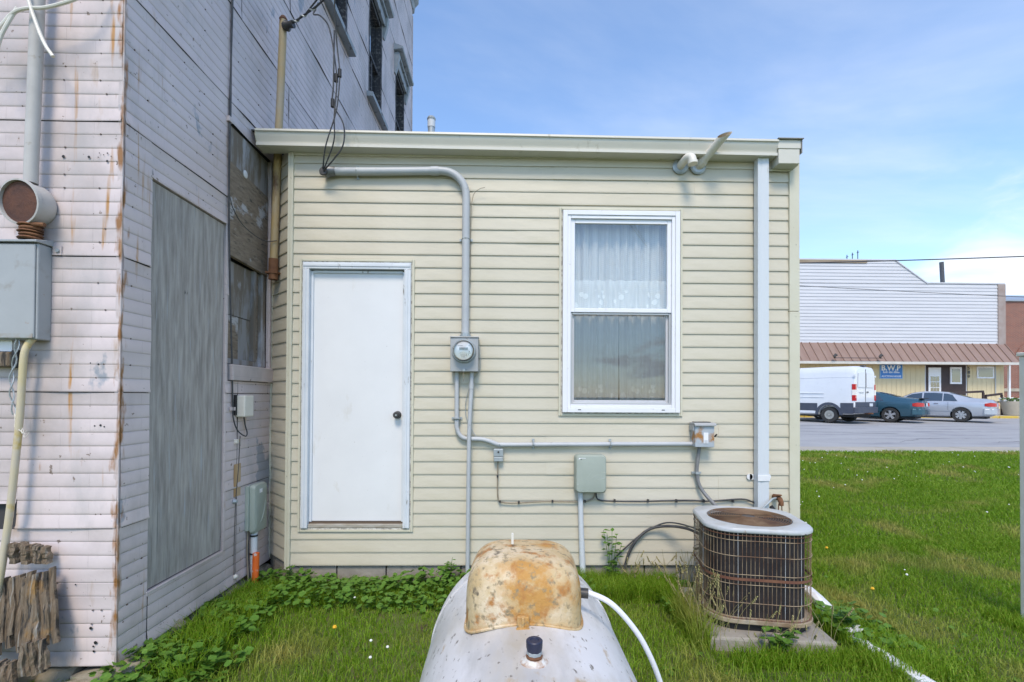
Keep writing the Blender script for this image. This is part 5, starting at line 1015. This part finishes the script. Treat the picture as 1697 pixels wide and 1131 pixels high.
def sedan(lab, col, loc, phi, st, rimr, spokes, glass_x, dims, name):
    T_ = thing('parked_sedan', lab, 'car', loc, pi-phi, 'cars parked at the auction house')
    P_ = paint(name, col); s2 = interp_st(st, 5); wb = dims['wb']; R_ = dims['r']
    hull('body', s2, car_sect, P_, T_, [(0, R_), (wb, R_)], R_+.055, .90)
    und = MB(); und.box(-.85, wb+.6, -.72, .72, .16, .45); obj('underbody', und, m_under, T_, world=False)
    for x in (0, wb):
        for s_ in (-1, 1): wheel(T_, x, s_, .79, R_, rimr, spokes)
    def side_pt(x, t, s_, off=.006):
        v = [float(np.interp(x, [q[0] for q in st], [q[k] for q in st])) for k in range(6)]; h = car_sect([x]+v[1:]); a, b = Vector(h[7]), Vector(h[8]); p_ = a.lerp(b, t); d = (b-a).normalized(); n_ = Vector((d.y, -d.x)); p_ += n_*off
        return (x, s_*p_.x, p_.y)
    for s_ in (-1, 1):
        for (xa, xb, ta, tb) in glass_x:           # rear edge slant ta, front edge slant tb
            g_ = MB(); nx = 7; lo = []
            for j in range(5):
                t = .06+.90*j/4; x0 = xa+ta*t; x1 = xb+tb*t; lo.append([side_pt(x0+(x1-x0)*i/nx, t, s_) for i in range(nx+1)])
            g_.loft(lo, False, False); obj('side_window', g_, m_carglass, T_, smooth=True, world=False)
    def top_pt(x, u, off=.008):
        v = [float(np.interp(x, [q[0] for q in st], [q[k] for q in st])) for k in range(6)]; h = car_sect([x]+v[1:])
        w_ = h[9][0]; z = h[10][1]+.008*(1-abs(u))-.02*max(0, abs(u)-.6); return (x, u*w_*1.0, z+off)
    for nm, xa, xb in (('rear_window', dims['rw'][0], dims['rw'][1]), ('windscreen', dims['ws'][0], dims['ws'][1])):
        g_ = MB(); lo = [[top_pt(xa+(xb-xa)*j/6, -.93+1.86*i/8) for i in range(9)] for j in range(7)]; g_.loft(lo, False, False); obj(nm, g_, m_carglass, T_, smooth=True, world=False)
    return T_, P_, side_pt
ST1 = [(-1.16, .44, .50, .70, .36, .74), (-1.12, .34, .74, .84, .52, .93), (-1.02, .28, .84, .90, .60, 1.02), (-.80, .24, .885, .925, .64, 1.07), (-.35, .22, .905, .94, .66, 1.11), (.10, .2, .915, .945, .62, 1.27), (.50, .2, .92, .945, .58, 1.39), (.95, .2, .925, .94, .57, 1.435), (1.4, .2, .925, .93, .57, 1.435), (1.80, .2, .92, .92, .575, 1.37), (2.25, .2, .915, .91, .62, 1.14), (2.55, .2, .91, .90, .68, 1.0), (3.1, .22, .895, .84, .66, .90), (3.55, .25, .83, .74, .56, .80), (3.82, .32, .62, .62, .42, .68), (3.90, .40, .40, .56, .28, .60)]
S1, P1, sp1 = sedan('silver sedan parked beside the flower planter', (.46, .49, .54), (21.97, 22.65, .415), radians(50), ST1, .215, 7, [(.10, .62, .22, .0), (.66, 1.36, .0, -.02), (1.41, 2.32, .0, -.36)], dict(wb=2.75, r=.325, rw=(-.30, .42), ws=(1.72, 2.45)), 'silver_paint')
ST2 = [(-1.14, .42, .52, .74, .36, .80), (-1.10, .33, .76, .90, .54, 1.0), (-.98, .28, .86, .96, .62, 1.07), (-.70, .24, .90, .97, .65, 1.10), (-.30, .22, .915, .965, .66, 1.14), (.10, .2, .92, .95, .61, 1.27), (.55, .2, .92, .945, .57, 1.385), (1.0, .2, .925, .935, .56, 1.42), (1.4, .2, .925, .925, .56, 1.41), (1.80, .2, .92, .91, .57, 1.34), (2.25, .2, .915, .90, .62, 1.12), (2.6, .2, .91, .88, .68, .98), (3.1, .22, .895, .82, .66, .88), (3.55, .25, .83, .72, .56, .78), (3.82, .32, .62, .60, .42, .66), (3.90, .40, .40, .54, .28, .58)]
S2, P2, sp2 = sedan('dark teal sedan parked between the white van and the silver sedan', (.035, .10, .145), (18.30, 22.25, .41), radians(50), ST2, .225, 5, [(.22, .66, .30, .02), (.70, 1.36, .0, -.02), (1.41, 2.30, .0, -.36)], dict(wb=2.80, r=.33, rw=(-.22, .46), ws=(1.72, 2.45)), 'teal_paint')
def tail(T_, P, teal):
    for s_ in (-1, 1):
        lo = [[(-.80, s_*.905, .86), (-.80, s_*.90, .74), (-.80, s_*.87, .74), (-.80, s_*.87, .86)], [(-.98, s_*.885, .90), (-.98, s_*.885, .72), (-.98, s_*.80, .72), (-.98, s_*.80, .90)], [(-1.125, s_*.76, .885), (-1.135, s_*.77, .72), (-1.09, s_*.62, .72), (-1.08, s_*.62, .885)], [(-1.165, s_*.60, .87), (-1.175, s_*.60, .73), (-1.10, s_*.52, .73), (-1.10, s_*.52, .87)]]
        obj('tail_light', MB().loft(lo), m_red, T_, world=False, smooth=True)
        obj('mirror', MB().obox((2.05, s_*1.0, .98), (.12, .16, .11)), P, T_, world=False, bevel=.03)
        for x in (1.02, 1.78): obj('door_handle', MB().obox((x-.15, s_*.93, .86), (.16, .03, .03)), P if teal else m_chrome, T_, world=False, bevel=.008)
        sm_ = MB(); sm_.box(.30, 2.35, s_*.925-.006, s_*.925+.006, .50, .525); obj('side_strip', sm_, P, T_, world=False)
        dl = MB(); dl.box(1.385, 1.392, s_*.926-.003, s_*.926+.003, .32, .93); dl.box(.44, .447, s_*.922-.003, s_*.922+.003, .55, .93); obj('door_gap', dl, m_under, T_, world=False)
    obj('number_plate', MB().obox((-1.165, 0, .80), (.012, .30, .15)), m_plate, T_, world=False)
    obj('bumper', MB().loft([[(x, y, z) for x, y in ((-1.10, -.80), (-1.19, -.62), (-1.215, 0), (-1.19, .62), (-1.10, .80), (-.80, .915), (-.75, .90), (-.75, -.90), (-.80, -.915))] for z in (.36, .40, .58, .62)]), P, T_, world=False, bevel=.02)
tail(S1, P1, False); tail(S2, P2, True)
obj('trunk_spoiler', MB().obox((-1.06, 0, 1.09), (.16, 1.3, .03)), m_under, S2, world=False, bevel=.01)
# the van
m_van = paint('van_white', (.70, .72, .76), .0, .35); m_clad = mat('dark_cladding', (.045, .055, .085), (.06, .068, .095), 5, .55)
VN = thing('cargo_van', 'white high roof cargo van parked at the auction house', 'van', (15.28, 21.65, .405), pi-radians(59))
def van_sect(s):
    x, zb, w, zt, wr, zr = s
    return [(0, zb), (.86*w, zb), (.97*w, zb+.06), (w, zb+.3), (w, zt-.5), (.985*w, zt), (wr+.07, zr-.32), (wr+.03, zr-.16), (wr-.05, zr-.06), (wr*.8, zr-.015), (wr*.4, zr), (0, zr)]
VST = [(-1.02, .48, .94, 1.35, .82, 2.36), (-.98, .42, .98, 1.40, .84, 2.44), (-.85, .38, 1.0, 1.42, .85, 2.485), (0, .35, 1.0, 1.42, .85, 2.50), (1.5, .33, 1.0, 1.42, .85, 2.50), (2.6, .33, 1.0, 1.42, .85, 2.49), (3.15, .33, 1.0, 1.40, .80, 2.38), (3.7, .33, .99, 1.35, .72, 1.9), (4.15, .33, .96, 1.2, .70, 1.45), (4.65, .36, .88, 1.0, .65, 1.2), (4.85, .42, .70, .85, .5, 1.0)]
hull('body', interp_st(VST, 4), van_sect, m_van, VN, [(0, .35), (3.75, .35)], .435, 1.0)
obj('underbody', MB().box(-.9, 4.5, -.8, .8, .26, .55), m_under, VN, world=False)
for x in (0, 3.75):
    for s_ in (-1, 1): wheel(VN, x, s_, .87, .35, .21, 12, mat('steel_rim', (.42, .41, .39), None, rough=.4, metal=.5))
for s_ in (-1, 1):
    for a, b in ((-.97, -.47), (.47, 3.28), (4.22, 4.6)):
        z1 = .86 if a > 0 else .88; cl_ = MB(); cl_.box(a, b, s_*1.0-.022, s_*1.0+.022, .52 if a > 0 else .42, z1); obj('cladding', cl_, m_clad, VN, world=False, bevel=.015)
    obj('sill_panel', MB().box(.55, 3.2, s_*1.0-.025, s_*1.0+.025, .40, .515), m_van, VN, world=False, bevel=.01)
    ac_ = [(.44*cos(a), .35+.44*sin(a)) for a in [pi*i/14 for i in range(15)]]; ao = [(.55*cos(a), .35+.55*sin(a)) for a in [pi*i/14 for i in range(15)]]
    am_ = MB(); am_.loft([[(p[0], s_*1.0-.02, p[1]), (q[0], s_*1.0-.02, q[1]), (q[0], s_*1.0+.025, q[1]), (p[0], s_*1.0+.025, p[1])] for p, q in zip(ac_, ao)]); obj('arch_trim', am_, m_clad, VN, world=False)
    obj('tail_light', MB().loft([[(-1.03, s_*.84, z), (-1.04, s_*.97, z), (-.93, s_*1.008, z), (-.90, s_*.98, z)] for z in (.98, 1.0, 1.22)]), m_red, VN, world=False, smooth=True)
    obj('tail_light', MB().loft([[(-1.03, s_*.84, z), (-1.04, s_*.97, z), (-.93, s_*1.008, z), (-.90, s_*.98, z)] for z in (1.221, 1.45)]), m_clear, VN, world=False, smooth=True)
    obj('tail_light', MB().loft([[(-1.03, s_*.84, z), (-1.035, s_*.96, z), (-.93, s_*1.0, z), (-.90, s_*.975, z)] for z in (1.451, 1.66, 1.69)]), m_red, VN, world=False, smooth=True)
    obj('roof_moulding', MB().tube([(-.95, s_*.93, 1.98), (0, s_*.935, 2.0), (2.6, s_*.935, 2.0)], .012, 6), m_van, VN, world=False)
    for z, r_ in ((1.30, .02), (1.12, .016)): obj('body_crease', MB().tube([(.2, s_*1.0, z), (1.5, s_*1.002, z+.02), (3.0, s_*1.0, z+.02)], r_, 6), m_van, VN, world=False)
    obj('panel_gap', MB().box(1.95, 1.957, s_*1.0-.004, s_*1.0+.004, .9, 1.9), m_under, VN, world=False); obj('rear_window', MB().loft([[(-1.03+.0, y*s_, z) for y, z in ((.06, 1.55), (.74, 1.55), (.70, 2.18), (.06, 2.22))], [(-1.045, y*s_, z) for y, z in ((.06, 1.55), (.74, 1.55), (.70, 2.18), (.06, 2.22))]]), mat('tinted_white_panel', (.62, .65, .70), None, rough=.2), VN, world=False, bevel=.01)
    obj('hinge', MB().obox((-1.0, s_*.95, 2.05), (.08, .05, .08)), m_van, VN, world=False)
obj('rear_bumper', MB().loft([[(x, y, z) for x, y in ((-1.02, -.98), (-1.14, -.92), (-1.16, 0), (-1.14, .92), (-1.02, .98), (-.9, .99), (-.9, -.99))] for z in (.44, .48, .66, .70)]), m_clad, VN, world=False, bevel=.02)
obj('lower_door_band', MB().box(-1.045, -1.0, -.94, .94, .702, .92), m_clad, VN, world=False, bevel=.01); obj('number_plate', MB().box(-1.06, -1.046, -.62, -.32, .73, .86), m_plate, VN, world=False); obj('tow_hitch', MB().box(-1.3, -1.0, -.05, .05, .40, .46), m_rust, VN, world=False)
obj('brake_light', MB().box(-1.0, -.86, -.16, .16, 2.47, 2.53), m_dark, VN, world=False, bevel=.02); obj('door_gap', MB().box(-1.035, -1.02, -.006, .006, .9, 2.35), m_under, VN, world=False)
obj('badge', MB().box(-1.052, -1.04, .2, .6, 1.33, 1.36), m_grey, VN, world=False); obj('badge', MB().box(-1.052, -1.04, -.25, -.08, 1.33, 1.38), m_dark, VN, world=False)
obj('windscreen', MB().loft([[(x, y, z) for y in (-.72, -.36, 0, .36, .72)] for x, z in ((3.25, 2.30), (3.72, 1.90), (4.12, 1.50))], False, False), m_carglass, VN, world=False)
# ------------------------------------------------------------ vegetation
def mesh_np(name, V, F, sizes, m, smooth=True):
    me = bpy.data.meshes.new(name); me.vertices.add(len(V)); me.vertices.foreach_set('co', V.astype(np.float32).ravel())
    tot = int(sizes.sum()); me.loops.add(tot); me.loops.foreach_set('vertex_index', F.astype(np.int32)); me.polygons.add(len(sizes))
    me.polygons.foreach_set('loop_start', np.concatenate([[0], np.cumsum(sizes)[:-1]]).astype(np.int32)); me.update(calc_edges=True)
    me.materials.append(m); o = bpy.data.objects.new(name, me); COL.objects.link(o); return o
def gzv(x, y):
    ss = lambda a, b, v: (lambda t: t*t*(3-2*t))(np.clip((v-a)/(b-a), 0, 1))
    return .26*ss(3.6, 10.8, y)*ss(2.0, 4.2, x)
def leafmat(name, c1, c2, c3, dry, patch=.55, trans=.25):
    m = bpy.data.materials.new(name); m.use_nodes = True; t = m.node_tree; t.nodes.clear(); N = t.nodes.new; L = t.links.new
    o = N('ShaderNodeOutputMaterial'); d = N('ShaderNodeBsdfPrincipled'); d.inputs['Roughness'].default_value = .55; d.inputs['Specular IOR Level'].default_value = .3
    tl = N('ShaderNodeBsdfTranslucent'); mx = N('ShaderNodeMixShader'); mx.inputs[0].default_value = trans
    tc = N('ShaderNodeTexCoord')
    def noise(s, det=4):
        n = N('ShaderNodeTexNoise'); n.inputs['Scale'].default_value = s; n.inputs['Detail'].default_value = det; L(tc.outputs['Object'], n.inputs[0]); return n.outputs[0]
    def mixc(f, lo, hi, a, b):
        r = N('ShaderNodeMapRange'); r.inputs[1].default_value = lo; r.inputs[2].default_value = hi; L(f, r.inputs[0]); x = N('ShaderNodeMixRGB'); L(r.outputs[0], x.inputs[0])
        for i, v in ((1, a), (2, b)):
            if isinstance(v, tuple): x.inputs[i].default_value = (*v, 1)
            else: L(v, x.inputs[i])
        return x.outputs[0]
    a = mixc(noise(55, 1), .35, .65, c1, c2); a = mixc(noise(.9), .42, .62, a, c3); a = mixc(noise(1.3), patch, patch+.14, a, dry); a = mixc(noise(140, 0), .70, .74, a, (dry[0]*1.3, dry[1]*1.15, dry[2]))
    L(a, d.inputs[0]); L(a, tl.inputs[0]); L(d.outputs[0], mx.inputs[1]); L(tl.outputs[0], mx.inputs[2]); L(mx.outputs[0], o.inputs[0]); return m
m_grass = leafmat('grass_blades', (.155, .275, .011), (.25, .40, .03), (.18, .325, .014), (.38, .37, .09), .54, .42)
m_weed = leafmat('broad_leaves', (.085, .19, .024), (.14, .265, .038), (.095, .21, .026), (.15, .24, .045), .64, .25)
def patchn(x, y):       # cheap smooth noise for density and height
    return .5+.25*np.sin(x*2.3+1.1*np.sin(y*1.7))+.25*np.sin(y*3.1+1.3*np.sin(x*1.9+2))
def blades(name, x, y, h, w, lean, lab):
    n = len(x); z = gzv(x, y); a = RNG.uniform(0, 2*pi, n); la = RNG.uniform(0, 2*pi, n); ln = lean*h*RNG.uniform(.2, 1.2, n)
    dx, dy = np.cos(a)*w/2, np.sin(a)*w/2; ox, oy = np.cos(la)*ln, np.sin(la)*ln
    V = np.empty((n, 5, 3)); zb = z-.006
    V[:, 0] = np.stack([x-dx, y-dy, zb], 1); V[:, 1] = np.stack([x+dx, y+dy, zb], 1)
    V[:, 2] = np.stack([x+dx*.75+ox*.35, y+dy*.75+oy*.35, z+h*.58], 1); V[:, 3] = np.stack([x-dx*.75+ox*.35, y-dy*.75+oy*.35, z+h*.58], 1)
    V[:, 4] = np.stack([x+ox, y+oy, z+h*(1-.25*lean)], 1)
    b = np.arange(n)[:, None]*5; F = np.concatenate([b+[0, 1, 2, 3], b+[3, 2, 4]], 1).ravel(); sz = np.tile([4, 3], n)
    o = mesh_np(name, V.reshape(-1, 3), F, sz, m_grass); tag(o, lab, 'grass', kind='stuff'); return o
def free(x, y):
    k = ~((y > 3.86) & (x < 2.43)) & ~((x < XL+.05) & (y > 2.52)) & ~((np.abs(x-1.66) < .40) & (np.abs(y-3.19) < .42)) & ~((np.abs(x-3.53) < .06) & (np.abs(y-3.13) < .06))
    return k
def scatter(n, x0, x1, y0, y1):
    x = RNG.uniform(x0, x1, n); y = RNG.uniform(y0, y1, n); k = free(x, y); return x[k], y[k]
XA, YA, HA, WA = [], [], [], []
def put(n, x0, x1, y0, y1, h0, h1, w):
    x, y = scatter(n, x0, x1, y0, y1); p_ = patchn(x, y); XA.append(x); YA.append(y); HA.append(RNG.uniform(h0, h1, len(x))*(.65+.6*p_)); WA.append(np.full(len(x), w)*RNG.uniform(.7, 1.3, len(x)))
put(64000, -3.2, 2.6, 1.7, 3.9, .035, .085, .0045)
put(60000, 1.9, 5.2, 1.8, 5.0, .035, .085, .005)
put(60000, 2.4, 8.5, 4.6, 7.6, .04, .09, .008)
put(55000, 2.4, 14, 7.2, 10.85, .05, .10, .013)
put(16000, 5, 12, 1.5, 5, .04, .09, .012); put(9000, -3.2, 5, .3, 1.8, .04, .08, .008)
x, y, h, w_ = map(np.concatenate, (XA, YA, HA, WA))
fx = (x+.0); k = (y < 10.82); blades('lawn_grass', x[k], y[k], h[k], w_[k], .75, 'short mown green grass with pale dry patches')
# taller tufts along foundations, pad and drain
XA, YA, HA, WA = [], [], [], []
put(5000, -1.97, .2, 3.45, 3.88, .05, .15, .005); put(3500, -1.97, -1.6, 2.5, 3.7, .06, .17, .005); put(7000, .5, 1.35, 3.5, 3.88, .06, .20, .005); put(3500, 1.15, 1.45, 2.85, 3.5, .08, .22, .005)
put(1300, 1.3, 2.15, 2.62, 2.77, .05, .12, .005); put(3000, 2.0, 2.4, 2.5, 3.6, .06, .16, .005); put(1500, 3.3, 3.65, 2.95, 3.3, .05, .12, .005); put(2500, 2.40, 2.6, 3.5, 9, .06, .14, .006)
x, y, h, w_ = map(np.concatenate, (XA, YA, HA, WA)); blades('unmown_grass', x, y, h, w_, .55, 'longer unmown grass tufts along the foundations and concrete pad')
# broad leafed ground cover along the walls
def leaves(pts, lab, name, s0, s1):
    Vs, Fs, Sz, base = [], [], [], 0
    for (x, y, z, s) in pts:
        a = random.uniform(0, 2*pi); tx, ty = random.uniform(-.55, .55), random.uniform(-.6, .35); M_ = Matrix.Rotation(a, 3, 'Z'); Tm = Matrix.Rotation(tx, 3, 'X')@Matrix.Rotation(ty, 3, 'Y'); c = Vector((x, y, z)); n_ = 8
        ring_ = []
        for i in range(n_):
            th = 2*pi*i/n_; rr = s*(1-.22*(i == 0)+.12*(i % 2)); ring_.append(c+Tm@(M_@Vector((rr*cos(th), rr*sin(th), .22*s*(abs(cos(th*1.5)))))))
        Vs += [c]+ring_; Fs += [j for i in range(n_) for j in (base, base+1+i, base+1+(i+1) % n_)]; Sz += [3]*n_; base += n_+1
    o = mesh_np(name, np.array([tuple(v) for v in Vs]), np.array(Fs), np.array(Sz), m_weed); return tag(o, lab, 'weeds', kind='stuff')
random.seed(31); pts = []
def patch(n, x0, x1, y0, y1, hmax, s0, s1, fall=None):
    for _ in range(n):
        x, y = random.uniform(x0, x1), random.uniform(y0, y1)
        v = .5+.5*sin(x*5.1+2*sin(y*4))*sin(y*6.3+x); hm = hmax*(.35+.65*v)
        if fall and random.random() > fall(x, y): continue
        pts.append((x, y, gz(x, y)+random.uniform(.02, 1)*hm, random.uniform(s0, s1)))
patch(3000, -1.95, .10, 3.34, 3.86, .17, .012, .027, lambda x, y: .25+.75*(y-3.34)/.52)
patch(1600, -1.97, -1.50, 2.55, 3.6, .17, .012, .028, lambda x, y: .15+.85*(-1.50-x)/.47)
patch(1100, -2.05, -1.4, 2.2, 2.75, .12, .013, .03, lambda x, y: .3+.7*max(0, (-1.5-x)/.55))
patch(260, .4, 1.0, 3.55, 3.86, .12, .014, .026); patch(260, 2.05, 2.5, 2.75, 3.5, .12, .014, .03); patch(120, 1.1, 1.4, 3.2, 3.8, .16, .012, .024)
patch(420, -1.7, 5.5, 2.2, 5.0, .05, .010, .020)
leaves(pts, 'low round leafed ground cover creeping along the foundations', 'ground_cover', 0, 0)
# clover heads and dandelions in the lawn
cl = MB(); random.seed(12)
def head(mb, x, y, z, r): mb.lathe([(r*.5, -r*.6), (r, 0), (r*.7, r*.7), (0, r*.95)], (x, y, z), 'z', 6)
for _ in range(360):
    x, y = random.uniform(2.6, 10.5), random.uniform(2.5, 10.5)
    if x > y*1.15+.4: continue
    if patchn(np.array(x), np.array(y)) < random.uniform(.3, .9) or (y < 6 and random.random() < .75): continue
    head(cl, x, y, gz(x, y)+random.uniform(.05, .10), random.uniform(.006, .012))
for _ in range(4): x, y = random.uniform(-1.5, -.1), random.uniform(2.6, 3.7); head(cl, x, y, .07, .009)
tag(obj('clover_heads', cl, m_flower), 'small white clover heads scattered through the lawn', 'flowers', kind='stuff')
m_dand = mat('dandelion_yellow', (.75, .42, .02), None, rough=.7)
for (x, y, lab) in ((-1.02, 2.98, 'yellow dandelion in the grass between the tin wall and the tank'), (3.05, 4.5, 'yellow dandelion in the lawn level with the annex corner'), (2.75, 3.55, 'yellow dandelion in the lawn beside the air conditioner'), (3.35, 5.8, 'yellow dandelion in the lawn towards the street pavement')):
    T_ = thing('dandelion', lab, 'flower', (x, y, gz(x, y)), 0, 'dandelions in the lawn'); z = gz(x, y)
    b = MB(); head(b, x, y, z+.085, .014); obj('flower_head', b, m_dand, T_); obj('stem', MB().tube([(x, y, z-.01), (x, y, z+.08)], .002, 4), m_weed, T_)
# standing weeds
def plant(name, lab, x, y, z, h, nst, nl, ls, spread):
    T_ = thing(name, lab, 'plant', (x, y, z)); 
    for s in range(nst):
        a = random.uniform(0, 2*pi); tip = Vector((x+spread*cos(a)*random.uniform(.2, 1), y-abs(spread*sin(a))*.6, z+h*random.uniform(.6, 1))); p0 = Vector((x+random.uniform(-.01, .01), y, z-.02)); mid = p0.lerp(tip, .5)+Vector((0, 0, h*.08))
        path = smooth_path([p0, mid, tip], 5); obj('stem', MB().tube(path, [.0035*(1-.6*i/len(path)) for i in range(len(path))], 5), m_weed, T_)
        for k in range(nl):
            q = path[min(len(path)-1, int(len(path)*(.25+.75*k/nl)))]; th = k*2.4+s; L_ = ls*random.uniform(.7, 1.2); d = Vector((cos(th), sin(th)*.8-.2, random.uniform(-.1, .35))).normalized(); sd_ = d.cross(Vector((0, 0, 1))).normalized(); up_ = sd_.cross(d)
            o_ = [q, q+d*L_*.35+sd_*L_*.32+up_*.1*L_, q+d*L_*.7+sd_*L_*.24, q+d*L_, q+d*L_*.7-sd_*L_*.24, q+d*L_*.35-sd_*L_*.32+up_*.1*L_, q+d*L_*.5-up_*.04*L_]
            obj('leaf', MB().add(o_, [(0, 1, 6), (1, 2, 6), (2, 3, 6), (3, 4, 6), (4, 5, 6), (5, 0, 6)]), m_weed, T_)
random.seed(17)
plant('weed_sapling', 'leafy green weed sapling growing against the siding by the black lines', .875, 3.83, .0, .45, 5, 9, .055, .09)
plant('tall_weed', 'tall leafy weed against the siding beside the ground conduit', -.43, 3.80, .0, .24, 5, 8, .05, .10)
plant('tall_weed', 'leafy weed sprouting at the corner post by the tin wall', -1.66, 3.82, 0, .20, 4, 7, .04, .06)
plant('broadleaf_weed', 'broad leafed weed growing at the front edge of the concrete pad', 1.60, 2.79, 0, .18, 6, 5, .07, .10)
plant('broadleaf_weed', 'broad leafed weed growing beside the air conditioner over the drain pipe', 2.18, 3.1, 0, .22, 7, 6, .07, .16)
# dry grass stems beside the air conditioner
def drystems(n, x0, x1, y0, y1, h0, h1, lab):
    b = MB(); T_ = thing('dry_grass_tuft', lab, 'grass tuft', ((x0+x1)/2, (y0+y1)/2, 0))
    for _ in range(n):
        x, y = random.uniform(x0, x1), random.uniform(y0, y1); h = random.uniform(h0, h1); dx, dy = random.uniform(-.12, .12), random.uniform(-.12, .06)
        b.tube(smooth_path([(x, y, -.01), (x+dx*.3, y+dy*.3, h*.55), (x+dx, y+dy, h)], 3), .0014, 3, cap=False)
        if random.random() < .6:
            for k in range(5): b.obox((x+dx*(.8+.05*k), y+dy*(.8+.05*k), h*(.85+.035*k)), (.006, .006, .014), Matrix.Rotation(random.uniform(0, 3), 3, 'X'))
    obj('stems', b, mat('straw', (.34, .27, .13), (.22, .22, .08), 20, .8), T_)
drystems(90, 1.17, 1.42, 2.85, 3.35, .18, .48, 'dry seeding grass tuft growing against the left side of the air conditioner')
drystems(50, .95, 1.5, 3.72, 3.85, .12, .30, 'dry seeding grass growing along the foundation behind the lines')
drystems(26, 1.4, 1.95, 2.76, 2.86, .1, .30, 'sparse dry stems along the front of the concrete pad')
